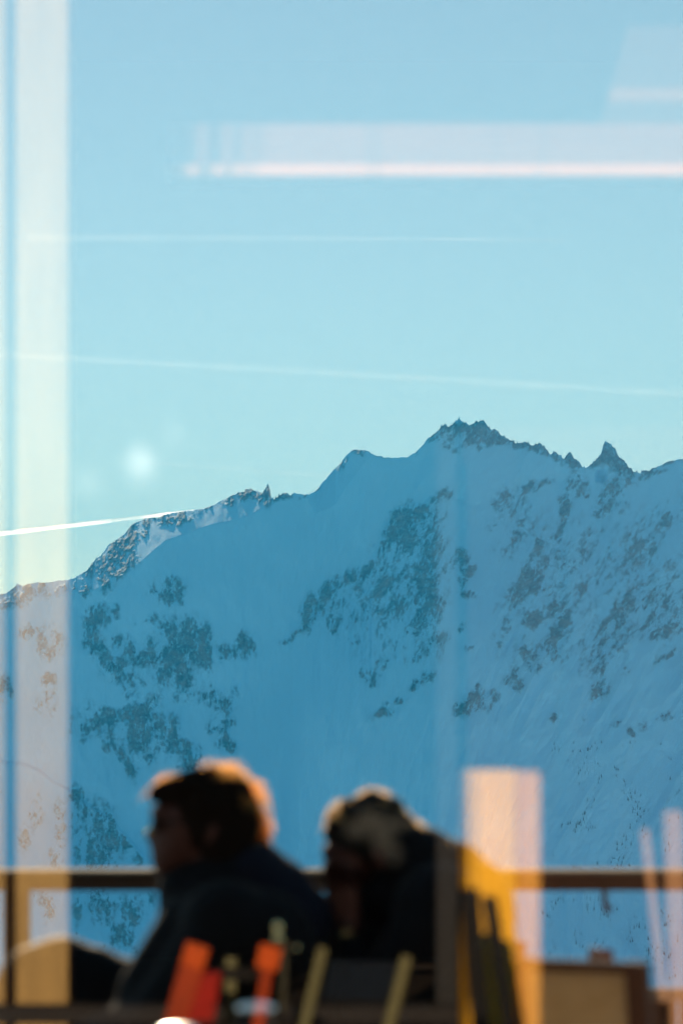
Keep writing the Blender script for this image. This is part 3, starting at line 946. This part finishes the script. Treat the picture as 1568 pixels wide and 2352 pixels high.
# an added grey hat on a string, for a mirrored pale sheen over the bowed head
hp_ = mirrored(858, 1892, 3.4)
bm = Blob()
for (dx, dz, rx, rz) in ((0, 0, 0.026, 0.016), (0.022, -0.006, 0.022, 0.014), (-0.022, -0.010, 0.018, 0.014), (0.012, -0.026, 0.016, 0.02), (-0.006, 0.012, 0.015, 0.01), (0.048, 0.002, 0.016, 0.010), (0.03, -0.045, 0.010, 0.018)):
    bm_ball(bm, (hp_.x + dx, hp_.y, hp_.z + dz), (rx, 0.03, rz))
ht = remeshed(bm, "sheen_lump", material("grey_sheen", (0.042, 0.042, 0.04), 0.95, var=0.5, var_scale=60), None, 0.004, 3)
tag(ht, "small added grey hat mirrored over the bowed person's hair", "lump")
ht_peg = bmesh.new()
bm_tube(ht_peg, [(hp_.x, hp_.y - 0.02, hp_.z), (hp_.x, hp_.y - 0.02, RZ1)], 0.002, 6)
finish(ht_peg, "hanging_string", M_BLACKPAINT, ht)

# an added lamp, standing in for soft white glare against the sky
lp = mirrored(321, 1058, 2.6)
glow = empty("glare_glow", lp)
tag(glow, "small added lamp mirrored as a soft white spot in the sky", "glow")


def glow_material(name, strength, cover=1.0):
    m = bpy.data.materials.new(name)
    m.use_nodes = True
    t = m.node_tree
    t.nodes.clear()
    o = t.nodes.new("ShaderNodeOutputMaterial")
    e = t.nodes.new("ShaderNodeEmission")
    e.inputs[0].default_value = (1.0, 0.9, 0.78, 1)
    e.inputs[1].default_value = strength
    tr = t.nodes.new("ShaderNodeBsdfTransparent")
    mx = t.nodes.new("ShaderNodeMixShader")
    mx.inputs[0].default_value = cover
    t.links.new(tr.outputs[0], mx.inputs[1])
    t.links.new(e.outputs[0], mx.inputs[2])
    t.links.new(mx.outputs[0], o.inputs[0])
    return m


for nm, (dx, dz, rx, rz, st_, cv) in (("glare_core", (0, 0, 0.0085, 0.010, 0.62, 1.0)), ("glare_halo", (0.002, -0.006, 0.016, 0.021, 0.16, 0.5)), ("side_glare", (-0.055, -0.024, 0.016, 0.011, 0.075, 1.0)), ("side_glare", (0.036, 0.026, 0.010, 0.016, 0.05, 1.0))):
    bm = bmesh.new()
    bm_ball(bm, (dx, 0, dz), (rx, rx, rz), u=20, v=14)
    finish(bm, nm, glow_material("glare_emission", st_, cv), glow, smooth=True)
bm = bmesh.new()
bm_tube(bm, [(0, 0, 0.024), (0, 0, RZ1 - lp.z)], 0.0012, 6)
bm_tube(bm, [(-0.055, 0, -0.012), (-0.03, 0, 0.03), (0, 0, 0.05), (0.03, 0, 0.05), (0.036, 0, 0.043)], 0.0008, 6)
finish(bm, "cord", M_BLACKPAINT, glow)

# ------------------------------------------------------------------ terrace
M_DECK = material("weathered_deck", (0.16, 0.12, 0.09), 0.75, var=0.2, var_scale=6, stretch=(0.3, 4, 1))
deck = tag(box_obj("terrace_deck", (0, 4.3, -0.32), (9.0, 6.3, 0.5), M_DECK), "wooden terrace deck", kind="structure")
bd = bpy.data.meshes.new("deck_board")
bm = bmesh.new()
bm_box(bm, (0, 0, 0), (9.0, 0.138, 0.06), None, 0.003)
bm.to_mesh(bd); bm.free()
bd.materials.append(M_DECK)
for i in range(43):
    o = bpy.data.objects.new("deck_board", bd)
    COL.objects.link(o)
    o.parent = deck
    o.location = (0, 1.24 + i * 0.144, -0.034 + 0.002 * random.random())

M_RAIL = material("dark_rail_wood", (0.055, 0.035, 0.026), 0.55, var=0.2, var_scale=5, stretch=(0.4, 4, 4))
M_RAILTOP = material("sunlit_rail_top", (0.2, 0.165, 0.125), 0.95, var=0.12, var_scale=6, stretch=(0.4, 4, 4))  # sunlight on the rail tops put into a paler wood colour
RY = 7.0
ra = empty("railing", (0, RY, 0))
tag(ra, "dark wooden terrace railing with pale sunlit top behind the people", "railing")
zt = uv_point(0, 2006, RY).z
zb = uv_point(0, 2044, RY).z
box_obj("handrail", (0, 0, (zt + zb) / 2), (5.0, 0.12, zt - zb), M_RAIL, ra, None, 0.006)
box_obj("cap_board", (0, 0.0, zt + 0.006), (5.0, 0.2, 0.010), M_RAILTOP, ra, None, 0.002)
for x in (40 - 784, 784 - 784 + 20, 1640 - 784):
    X = x / FU * RY
    box_obj("post", (X, 0.0, (zb - 0.001) / 2), (0.07, 0.07, zb - 0.001), M_RAIL, ra)
pl = uv_point(0, 2268, RY).z
box_obj("rail_board", (0, -0.002, pl - 0.02), (5.0, 0.05, 0.035), M_RAILTOP, ra)
for i in range(36):
    X = -2.45 + i * 0.14
    box_obj("plank", (X, 0.045 + 0.004 * random.random(), (pl - 0.04) / 2), (0.132, 0.022, pl - 0.04), M_RAIL, ra, None, 0.003)
bx = uv_point(1385, 2066, RY)
bm = bmesh.new()
bm_tube(bm, [(bx.x, -0.03, zb), (bx.x, -0.03, zb - 0.035), (bx.x + 0.012, -0.03, zb - 0.06)], [0.008, 0.008, 0.012], 8)
finish(bm, "bracket", M_RAIL, ra)


# ---- chairs
def make_chair(label, mid, d, w_u, rot_deg, frame, back, lean, post=0.045, round_post=False, panel=(0.02, 0.22), top_bar=False, name="terrace_chair", group="chairs on the terrace"):
    """Chair facing left; its two back posts end at picture height mid[1], centred at mid[0], w_u units apart."""
    c = uv_point(mid[0], mid[1], d)
    h = c.z
    root = empty(name, (c.x, d, 0), math.radians(rot_deg))
    tag(root, label, "chair", group)
    w = w_u / FU * d / abs(math.sin(math.radians(rot_deg)))
    xs_ = lambda z: -(h - z) * lean if z > 0.45 else -(h - 0.45) * lean + (0.45 - z) * 0.1
    for s in (-1, 1):
        bm = bmesh.new()
        if round_post:
            bm_tube(bm, [(xs_(z), s * w / 2, z) for z in (0.0, 0.45, h - 0.02, h)], [post / 2, post / 2, post / 2, post / 2.6], 12)
        else:
            A, B = Vector((xs_(0.45), s * w / 2, 0.45)), Vector((0, s * w / 2, h))
            rt = Vector((0, 0, 1)).rotation_difference((B - A).normalized()).to_matrix()
            bm_box(bm, (A + B) / 2, (post * 0.8, post, (B - A).length), rt, 0.006)
            A2 = Vector((xs_(0.0), s * w / 2, 0.0))
            A1 = Vector((xs_(0.45), s * w / 2, 0.46))
            rt = Vector((0, 0, 1)).rotation_difference((A1 - A2).normalized()).to_matrix()
            bm_box(bm, (A1 + A2) / 2, (post * 0.8, post * 0.98, (A1 - A2).length), rt, 0.005)
        finish(bm, "back_post", frame, root, smooth=round_post)
        bm = bmesh.new()
        bm_box(bm, (xs_(0.45) - 0.38, s * w / 2, 0.215), (0.035, 0.035, 0.43), None, 0.004)
        finish(bm, "leg", frame, root)
    z1, z0 = h - panel[0], h - panel[1]
    A, B = Vector((xs_(z0), 0, z0)), Vector((xs_(z1), 0, z1))
    rt = Vector((0, 0, 1)).rotation_difference((B - A).normalized()).to_matrix()
    bm = bmesh.new()
    bm_box(bm, (A + B) / 2, (0.016, w - post * 0.9, (B - A).length), rt, 0.005)
    finish(bm, "backrest", back, root)
    if top_bar:
        box_obj("top_bar", (0.0, 0, h - 0.012), (0.03, w + 0.01, 0.024), frame, root)
    box_obj("seat", (xs_(0.45) - 0.2, 0, 0.45), (0.42, w + 0.02, 0.03), back, root, None, 0.008)
    return root


M_SLATE = material("slate_cloth", (0.035, 0.042, 0.055), 0.85)
M_CANVAS = material("beige_canvas", (0.32, 0.28, 0.2), 0.9, var=0.3, var_scale=16, trans=(0.35, (0.6, 0.48, 0.3)))
M_BLACKWOOD = material("black_stained_wood", (0.02, 0.014, 0.012), 0.5)
M_REDBROWN = material("red_brown_wood", (0.2, 0.05, 0.025), 0.5, var=0.1)

cC = make_chair("black framed chair with beige canvas back at lower right", (1322, 2205), 5.0, 262, 62, M_BLACKWOOD, M_CANVAS, -0.16, 0.045, panel=(0.02, 0.5), top_bar=True)
cD = make_chair("red brown chair whose two post tops show above the canvas chair", (1278, 2170), 5.9, 176, 34, M_REDBROWN, M_SLATE, 0.1, 0.05, panel=(0.16, 0.24))

# foreground table and two steel flasks
M_TABLE = material("grey_terrace_table", (0.12, 0.10, 0.09), 0.6, var=0.15)
tb = empty("terrace_table", (-0.35, 4.12, 0))
tag(tb, "grey terrace table below the frame carrying the steel flasks", "table")
box_obj("tabletop", (0, 0, 0.725), (0.95, 0.42, 0.03), M_TABLE, tb)
for sx in (-1, 1):
    for sy in (-1, 1):
        box_obj("leg", (sx * 0.42, sy * 0.17, 0.355), (0.045, 0.045, 0.71), M_TABLE, tb)
M_STEEL = material("polished_steel", (0.9, 0.88, 0.85), 0.36, metal=1.0)
for (x, y, d, lab) in ((588, 2292, 4.15, "steel flask with sun glint on its domed cap, in front of the people"), (408, 2348, 4.1, "steel flask whose gleaming cap just shows at the lower edge")):
    p = uv_point(x, y, d)
    hh = p.z - 0.742
    r_ = empty("flask", (p.x, d, 0.742))
    tag(r_, lab, "flask", "steel flasks on the terrace table")
    bm = bmesh.new()
    bm_lathe(bm, (0, 0, 0), [(0.034, 0), (0.036, 0.01), (0.036, hh * 0.7), (0.03, hh * 0.78), (0.03, hh * 0.8)], 24)
    finish(bm, "body", M_BLACKPAINT, r_, True)
    bm = bmesh.new()
    bm_ball(bm, (0, 0, hh * 0.9), (0.034, 0.034, 0.009), u=32, v=16)
    finish(bm, "cap", M_STEEL, r_, True)

# ------------------------------------------------------------------ people
M_SKIN = material("skin", (0.07, 0.026, 0.02), 0.55)
M_JACKET = material("black_jacket", (0.007, 0.007, 0.009), 0.75, bump=0.5, bump_scale=14, sheen=0.03)
M_NAVY = material("navy_hood", (0.010, 0.011, 0.02), 0.75)
M_TROUSER = material("dark_trousers", (0.02, 0.02, 0.022), 0.8)
M_HAIR1 = material("brown_hair", (0.018, 0.011, 0.008), 0.6)
M_STRAND1 = material("brown_hair_strand", (0.16, 0.085, 0.04), 0.4, trans=(0.93, (1.0, 0.52, 0.15)))
M_HAIR2 = material("mottled_hair", (0.03, 0.026, 0.023), 0.6, var=0.7, var_scale=14)  # grey mottling put in for mirrored pale patches on the head
M_STRAND2 = material("pale_hair_strand", (0.12, 0.09, 0.06), 0.4, trans=(0.85, (0.95, 0.62, 0.28)))
for m_ in (M_HAIR1, M_HAIR2):
    m_.node_tree.nodes["Principled BSDF"].inputs["Specular IOR Level"].default_value = 0.0
for m_ in (M_STRAND1, M_STRAND2, M_RAILTOP):
    m_.node_tree.nodes["Principled BSDF"].inputs["Specular IOR Level"].default_value = 0.05
M_CHAIRDARK = material("dark_seat_wood", (0.03, 0.022, 0.018), 0.6)


def figure(y0):
    """Picture position -> metres at the figure's own distance; third value is metres away from the camera."""
    k = FU / y0
    return lambda x, y, dy=0.0: Vector(((x - CX) / k, y0 + dy, CAM_Z + (HY - y) / k))


def hand(bm, wrist, palm_dir, side, curl, spread=0.018, thumb=1.0):
    """Palm, four unequal bent fingers and a thumb from the side of the palm."""
    wrist, f = Vector(wrist), Vector(palm_dir).normalized()
    s = Vector(side).normalized()
    n = f.cross(s).normalized()
    palm = wrist + f * 0.05
    for q in (-0.028, -0.01, 0.01, 0.028):
        bm_capsule(bm, wrist + s * q * 0.7, wrist + f * 0.085 + s * q, 0.017, 0.013)
    for i, L in enumerate((0.068, 0.078, 0.073, 0.056)):
        q = (-1.5 + i) * spread
        a = wrist + f * 0.088 + s * q
        d1 = (f * math.cos(curl) + n * math.sin(curl)).normalized()
        d2 = (f * math.cos(2 * curl) + n * math.sin(2 * curl)).normalized()
        b = a + d1 * L * 0.55
        c = b + d2 * L * 0.5
        bm_capsule(bm, a, b, 0.0095, 0.0088)
        bm_capsule(bm, b, c, 0.0088, 0.0075)
    a = wrist + f * 0.03 - s * 0.03 * thumb
    b = a + (f * 0.6 - s * 0.8 * thumb + n * 0.3).normalized() * 0.04
    c = b + (f * 0.9 - s * 0.2 * thumb + n * 0.3).normalized() * 0.032
    bm_capsule(bm, a, b, 0.013, 0.011)
    bm_capsule(bm, b, c, 0.011, 0.009)


def strands(name, root_list, mat, parent, width=0.0012):
    """Thin hair ribbons; every strand is a list of points."""
    vs_, fs = [], []
    for pts in root_list:
        side = Vector((random.uniform(-1, 1), random.uniform(-1, 1), random.uniform(-1, 1))).normalized()
        base = len(vs_)
        n = len(pts)
        for i, p in enumerate(pts):
            w = width * (1 - 0.7 * i / (n - 1))
            vs_.append(p - side * w)
            vs_.append(p + side * w)
        for i in range(n - 1):
            a = base + 2 * i
            fs.append((a, a + 1, a + 3, a + 2))
    me = bpy.data.meshes.new(name)
    me.from_pydata([tuple(v_) for v_ in vs_], [], fs)
    return link(name, me, mat, parent)


# ---- person sitting upright, in profile, looking left
F = figure(5.1)
per1 = empty("person", (F(590, 2300).x, 5.1, 0))
tag(per1, "person in black jacket sitting upright in profile with sunlit brown hair", "person", "people sitting on the terrace")
O1 = Vector(per1.location)
G = lambda x, y, dy=0.0: F(x, y, dy) - O1
bm = Blob()
bm_ball(bm, G(484, 1884), (0.086, 0.070, 0.086))
bm_ball(bm, G(440, 1905), (0.085, 0.066, 0.085))
bm_ball(bm, G(412, 1945), (0.062, 0.055, 0.062))
bm_ball(bm, G(390, 1978), (0.040, 0.042, 0.034))
bm_ball(bm, G(374, 1996), (0.018, 0.024, 0.016))
bm_ball(bm, G(372, 1866), (0.026, 0.05, 0.02))
for i in range(5):
    t = i / 4
    bm_ball(bm, G(364 - 20 * t, 1888 + 30 * t), 0.011 + 0.003 * t, u=10, v=8)
bm_ball(bm, G(349, 1921), (0.014, 0.015, 0.011))
bm_ball(bm, G(362, 1948), (0.012, 0.022, 0.008))
bm_ball(bm, G(361, 1962), (0.012, 0.021, 0.008))
for s in (-1, 1):
    bm_ball(bm, G(490, 1915, s * 0.075), (0.018, 0.010, 0.03), Matrix.Rotation(0.2, 3, 'Y'))
bm_capsule(bm, G(470, 1950), G(512, 2090), 0.058, 0.064)
# trunk, arms, legs
bm_capsule(bm, G(530, 2120), G(575, 2330), 0.12, 0.13)
bm_capsule(bm, G(575, 2330), G(600, 2580), 0.13, 0.14)
for s in (-1, 1):
    sh, el, wr = G(530, 2130, s * 0.17), G(385, 2335, s * 0.21), G(215, 2368, s * 0.10)
    bm_capsule(bm, sh, el, 0.052, 0.042)
    bm_capsule(bm, el, wr, 0.042, 0.027)
    hand(bm, wr, (-1, -0.25 * s, 0.0), (0, 1, 0), 0.35, thumb=s)
    hp, kn, an = G(600, 2600, s * 0.09), G(195, 2590, s * 0.11), G(215, 3080, s * 0.10)
    bm_capsule(bm, hp, kn, 0.082, 0.058)
    bm_capsule(bm, kn, an, 0.056, 0.04)
    bm_capsule(bm, an, an + Vector((-0.16, 0, -0.02)), 0.04, 0.032)
remeshed(bm, "body", M_SKIN, per1, 0.008, 5)
# jacket with collar and hood
bm = Blob()
bm_capsule(bm, G(520, 2110), G(570, 2330), 0.145, 0.175)
bm_capsule(bm, G(570, 2330), G(600, 2570), 0.175, 0.17)
bm_capsule(bm, G(530, 2125, -0.16), G(530, 2125, 0.16), 0.105, 0.105)
bm_capsule(bm, G(600, 2160, -0.12), G(600, 2160, 0.12), 0.12, 0.12)
bm_ball(bm, G(455, 2075), (0.085, 0.10, 0.055), Matrix.Rotation(-0.5, 3, 'Y'))
bm_capsule(bm, G(450, 2130), G(375, 2270), 0.085, 0.085)
bm_capsule(bm, G(455, 2035), G(540, 2000), 0.075, 0.085)
bm_capsule(bm, G(425, 2060), G(450, 2120), 0.06, 0.08)
bm_ball(bm, G(425, 2035), (0.062, 0.085, 0.04))
bm_capsule(bm, G(640, 2190), G(660, 2400), 0.13, 0.15)
for s in (-1, 1):
    bm_capsule(bm, G(450, 2130, s * 0.1), G(365, 2270, s * 0.13), 0.08, 0.08)
bm_ball(bm, G(520, 2040), (0.105, 0.105, 0.07), Matrix.Rotation(-0.3, 3, 'Y'))
for s in (-1, 1):
    sh, el, wr = G(525, 2140, s * 0.18), G(380, 2330, s * 0.22), G(235, 2366, s * 0.11)
    bm_capsule(bm, sh, el, 0.088, 0.07)
    bm_capsule(bm, el, wr, 0.07, 0.046)
remeshed(bm, "jacket", M_JACKET, per1, 0.012, 6)
bm = Blob()
bm_ball(bm, G(585, 2010), (0.075, 0.11, 0.075))
bm_ball(bm, G(630, 2052), (0.085, 0.125, 0.08))
bm_ball(bm, G(672, 2115), (0.09, 0.13, 0.09))
remeshed(bm, "hood", M_NAVY, per1, 0.012, 6)
bm = Blob()
for s in (-1, 1):
    hp, kn, an = G(600, 2600, s * 0.09), G(195, 2590, s * 0.11), G(213, 3040, s * 0.10)
    bm_capsule(bm, hp, kn, 0.098, 0.072)
    bm_capsule(bm, kn, an, 0.07, 0.055)
bm_capsule(bm, G(600, 2590, -0.09), G(600, 2590, 0.09), 0.115, 0.115)
remeshed(bm, "trousers", M_TROUSER, per1, 0.014, 4)
# hair: a cap following the skull, with a swept fringe in front and curls behind
bm = Blob()
bm_ball(bm, G(488, 1874), (0.093, 0.083, 0.095))
bm_ball(bm, G(530, 1900), (0.070, 0.082, 0.085))
bm_ball(bm, G(548, 1950), (0.050, 0.072, 0.055))
bm_ball(bm, G(512, 1940), (0.060, 0.090, 0.075))
bm_ball(bm, G(470, 1905), (0.050, 0.088, 0.060))
bm_ball(bm, G(560, 1985), (0.048, 0.080, 0.050))
bm_ball(bm, G(420, 1812), (0.060, 0.07, 0.036), Matrix.Rotation(-0.42, 3, 'Y'))
bm_ball(bm, G(374, 1818), (0.034, 0.055, 0.022), Matrix.Rotation(-0.45, 3, 'Y'))
for i in range(90):
    th, ph = random.uniform(-0.7, 2.6), random.gauss(0, 0.7)
    q = Vector((math.cos(th) * math.cos(ph) * 0.094, math.sin(ph) * 0.08, math.sin(th) * math.cos(ph) * 0.096))
    bm_ball(bm, G(488, 1874) + q, (random.uniform(.008, .019), random.uniform(.008, .016), random.uniform(.008, .019)), u=10, v=6)
hair1 = remeshed(bm, "hair", M_HAIR1, per1, 0.007, 4)


def head_strands(clumps, per, c, r0, rmax, lo, hi, curl, lenr, fringe=True, wide=0.3):
    """Loose locks over a head: clumps of strands, roots on the scalp, each lock reaching its own distance out."""
    out = []
    for j in range(clumps):
        th0 = random.uniform(lo, hi)
        ph0 = random.gauss(0.12, wide)
        lim0 = random.uniform(r0 + 0.006, rmax)
        L0 = random.uniform(*lenr)
        w1, w2 = random.uniform(0, 6.28), random.uniform(4, 9)
        sw = Vector((random.gauss(0, .35), random.gauss(0, .4), random.gauss(0, .35)))
        for i in range(per):
            th = th0 + random.gauss(0, 0.055)
            ph = ph0 + random.gauss(0, 0.07)
            nrm = Vector((math.cos(th) * math.cos(ph), math.sin(ph), math.sin(th) * math.cos(ph)))
            p = c + Vector((nrm.x * r0, nrm.y * r0 * 0.88, nrm.z * r0))
            back = max(0.0, math.cos(th))
            fwd = th0 > 1.95 and fringe
            comb = Vector((-0.9, 0, -0.42)) if th0 > 1.95 else Vector((0.9 * math.sin(max(th, 0.15)), 0, -0.95 * back - 0.1))
            L = L0 * random.uniform(0.75, 1.1)
            lim = lim0 + random.gauss(0, 0.002)
            cur = p.copy()
            pts = [p]
            d = (comb * 0.8 + nrm * 1.0 + sw).normalized()
            for k in range(1, 7):
                t = k / 6
                cur = cur + (d * (1 - t) + comb * t * 1.1).normalized() * L / 6
                q = cur + Vector((math.sin(w1 + t * w2), math.cos(w1 * 1.7 + t * w2), math.sin(w1 * 0.6 + t * w2))) * curl * t
                rel = q - c
                if rel.length > lim and not fwd:
                    q = c + rel * (lim / rel.length)
                pts.append(q)
            out.append(pts)
    return out


st_list = head_strands(135, 13, G(492, 1872), 0.088, 0.130, -0.6, 2.55, 0.010, (0.03, 0.10))
st_list += head_strands(22, 12, G(405, 1826), 0.036, 0.056, 1.0, 2.9, 0.005, (0.02, 0.05), False)
st_list += head_strands(30, 10, G(545, 1925), 0.055, 0.078, -0.9, 0.9, 0.010, (0.03, 0.07), False)
st_list += head_strands(26, 12, G(560, 1900), 0.045, 0.062, -0.9, 1.2, 0.010, (0.03, 0.07))
strands("hair_strands", st_list, M_STRAND1, hair1, 0.00055)
# sunglasses, and metal beads added on face and jacket for sun glints
gl = bmesh.new()
for s in (-1, 1):
    bm_box(gl, G(362, 1893, s * 0.033), (0.006, 0.05, 0.032), None, 0.002)
    bm_tube(gl, [G(362, 1886, s * 0.058), G(430, 1888, s * 0.072), G(488, 1900, s * 0.08)], 0.003, 8)
finish(gl, "sunglasses", M_BLACKPAINT, per1)
M_GLINT = material("shiny_metal", (1.0, 0.8, 0.4), 0.25, metal=1.0)
for nm, (x, y, dy, r) in (("nose_glint_clip", (344, 1910, -0.02, 0.006)), ("glint_bead", (643, 2114, -0.225, 0.012)), ("glint_bead", (643, 2138, -0.235, 0.012)), ("glint_bead", (684, 2162, -0.2, 0.007))):
    bm = bmesh.new()
    bm_ball(bm, G(x, y, dy), r, u=20, v=14)
    finish(bm, nm if nm != "nose_glint_clip" else "nose_glint_bead", M_GLINT, per1, True)

# ---- person bowed over folded hands
F2 = figure(5.2)
per2 = empty("person", (F2(1050, 2300).x, 5.2, 0))
tag(per2, "person in dark jacket bowing the head onto clasped hands, back hunched", "person", "people sitting on the terrace")
O2 = Vector(per2.location)
K = lambda x, y, dy=0.0: F2(x, y, dy) - O2
bm = Blob()
tilt = Matrix.Rotation(math.radians(-48), 3, 'Y')
bm_ball(bm, K(850, 1924), (0.082, 0.070, 0.076))
bm_ball(bm, K(822, 1960), (0.070, 0.066, 0.075))
bm_ball(bm, K(800, 1995), (0.055, 0.054, 0.055))
bm_ball(bm, K(792, 2030), (0.032, 0.036, 0.03))
bm_ball(bm, K(760, 1955), (0.022, 0.045, 0.02))
for i in range(5):
    t = i / 4
    bm_ball(bm, K(762 - 8 * t, 1972 + 30 * t), 0.010 + 0.003 * t, u=10, v=8)
bm_ball(bm, K(762, 2020), (0.012, 0.02, 0.009))
for s in (-1, 1):
    bm_ball(bm, K(872, 1972, s * 0.076), (0.018, 0.010, 0.03), Matrix.Rotation(-0.5, 3, 'Y'))
bm_capsule(bm, K(880, 1960), K(985, 2035), 0.060, 0.066)
bm_capsule(bm, K(1010, 2080), K(1045, 2300), 0.12, 0.14)
bm_capsule(bm, K(1045, 2300), K(1030, 2580), 0.14, 0.14)
for s in (-1, 1):
    sh, el, wr = K(990, 2110, s * 0.17), K(840, 2330, s * 0.17), K(796, 2135, s * 0.045)
    bm_capsule(bm, sh, el, 0.052, 0.043)
    bm_capsule(bm, el, wr, 0.043, 0.028)
    hand(bm, wr, (-0.1, -0.12 * s, 1), (1, 0.2 * s, 0.1), 0.5 * s, thumb=1)
    hp, kn, an = K(1030, 2600, s * 0.09), K(640, 2600, s * 0.11), K(660, 3120, s * 0.10)
    bm_capsule(bm, hp, kn, 0.082, 0.058)
    bm_capsule(bm, kn, an, 0.056, 0.04)
    bm_capsule(bm, an, an + Vector((-0.16, 0, -0.02)), 0.04, 0.032)
remeshed(bm, "body", M_SKIN, per2, 0.007, 4)
bm = Blob()
bm_capsule(bm, K(950, 2000), K(1040, 2100), 0.090, 0.135)
bm_capsule(bm, K(1040, 2100), K(1035, 2330), 0.14, 0.155)
bm_capsule(bm, K(1035, 2330), K(1030, 2580), 0.155, 0.16)
bm_capsule(bm, K(1005, 2090, -0.15), K(1005, 2090, 0.15), 0.108, 0.108)
bm_capsule(bm, K(1085, 2060, -0.07), K(1085, 2060, 0.07), 0.085, 0.085)
bm_ball(bm, K(925, 1985), (0.085, 0.10, 0.06), Matrix.Rotation(0.5, 3, 'Y'))
bm_capsule(bm, K(960, 2080), K(930, 2300), 0.09, 0.10)
bm_capsule(bm, K(890, 2120), K(880, 2320), 0.06, 0.09)
bm_ball(bm, K(885, 2065), (0.06, 0.08, 0.07))
bm_ball(bm, K(968, 1975), (0.078, 0.10, 0.075))
bm_ball(bm, K(1035, 2012), (0.082, 0.12, 0.08))
bm_ball(bm, K(1098, 2068), (0.08, 0.12, 0.08))
bm_ball(bm, K(925, 1935), (0.05, 0.08, 0.05))
bm_capsule(bm, K(800, 2250), K(790, 2380), 0.075, 0.1)
for s in (-1, 1):
    sh, el, wr = K(990, 2120, s * 0.18), K(838, 2330, s * 0.18), K(798, 2170, s * 0.052)
    bm_capsule(bm, sh, el, 0.086, 0.07)
    bm_capsule(bm, el, wr, 0.068, 0.046)
remeshed(bm, "jacket", M_JACKET, per2, 0.012, 6)
bm = Blob()
for s in (-1, 1):
    hp, kn, an = K(1030, 2600, s * 0.09), K(640, 2600, s * 0.11), K(658, 3080, s * 0.10)
    bm_capsule(bm, hp, kn, 0.098, 0.072)
    bm_capsule(bm, kn, an, 0.07, 0.055)
bm_capsule(bm, K(1030, 2590, -0.09), K(1030, 2590, 0.09), 0.115, 0.115)
remeshed(bm, "trousers", M_TROUSER, per2, 0.014, 4)
bm = Blob()
bm_ball(bm, K(850, 1918), (0.095, 0.081, 0.088))
bm_ball(bm, K(885, 1930), (0.066, 0.078, 0.075))
for i in range(70):
    th, ph = random.uniform(-0.4, 3.2), random.gauss(0, 0.7)
    q = Vector((math.cos(th) * math.cos(ph) * 0.094, math.sin(ph) * 0.078, math.sin(th) * math.cos(ph) * 0.088))
    bm_ball(bm, K(850, 1918) + q, random.uniform(.007, .014), u=10, v=6)
hair2 = remeshed(bm, "hair", M_HAIR2, per2, 0.007, 4)
st_list = head_strands(110, 12, K(850, 1917), 0.086, 0.110, -0.3, 3.0, 0.005, (0.02, 0.05), False, 0.42)
strands("hair_strands", st_list, M_STRAND2, hair2, 0.00055)
# added fuzzy trim for the sunlit edge of collar and shoulder line
rim = []
line = [(915, 1880), (955, 1882), (985, 1903), (1035, 1930), (1069, 1953), (1102, 1982), (1125, 2004), (1160, 2026), (1176, 2046)]
for i in range(1100):
    f_ = random.uniform(0, len(line) - 1.001)
    k_ = int(f_)
    t_ = f_ - k_
    x_ = line[k_][0] * (1 - t_) + line[k_ + 1][0] * t_
    y_ = line[k_][1] * (1 - t_) + line[k_ + 1][1] * t_
    p0 = K(x_ - 4, y_ + 12, random.gauss(0.02, 0.035))
    d_ = Vector((0.35 + random.gauss(0, .3), random.gauss(0, .3), 0.9)).normalized()
    L_ = random.uniform(0.008, 0.02)
    rim.append([p0, p0 + d_ * L_ * 0.5, p0 + d_ * L_ + Vector((random.gauss(0, .003), 0, -0.002))])
strands("sunlit_rim_fuzz", rim, M_STRAND2, per2, 0.0006)
bm = bmesh.new()
wr = K(797, 2140, -0.05)
bm_tube(bm, [wr + Vector((0, -0.034, 0.002)), wr + Vector((0.0, -0.040, 0.0))], [0.014, 0.013], 16)
finish(bm, "wristwatch", M_GLINT, per2)

# dark rucksack on the bench in front of the upright person
bg = empty("rucksack", (F(110, 2300).x, 5.0, 0))
tag(bg, "dark rucksack standing beside the upright person's arms", "rucksack")
Ob = Vector(bg.location)
bm = Blob()
for (x, y, r) in ((70, 2320, (0.10, 0.12, 0.135)), (130, 2300, (0.11, 0.12, 0.135)), (195, 2318, (0.11, 0.12, 0.13)), (260, 2345, (0.11, 0.12, 0.13)), (320, 2380, (0.11, 0.12, 0.13)), (150, 2480, (0.18, 0.13, 0.2)), (80, 2420, (0.08, 0.1, 0.2))):
    bm_ball(bm, F(x, y, 0.1) - Ob, r)
remeshed(bm, "bag", M_JACKET, bg, 0.014, 6)
# seats under the two people and the bag's stand
for (fx, y0, lab) in ((F(600, 2600).x, 5.1, "dark stool under the upright person"), (F2(1030, 2600).x, 5.2, "dark stool under the bowed person")):
    s_ = empty("stool", (fx, y0, 0))
    tag(s_, lab, "stool", "stools under the people")
    box_obj("seat", (0, 0, 0.40), (0.4, 0.42, 0.04), M_CHAIRDARK, s_, None, 0.008)
    for sx in (-1, 1):
        for sy in (-1, 1):
            box_obj("leg", (sx * 0.17, sy * 0.18, 0.19), (0.04, 0.04, 0.38), M_CHAIRDARK, s_)
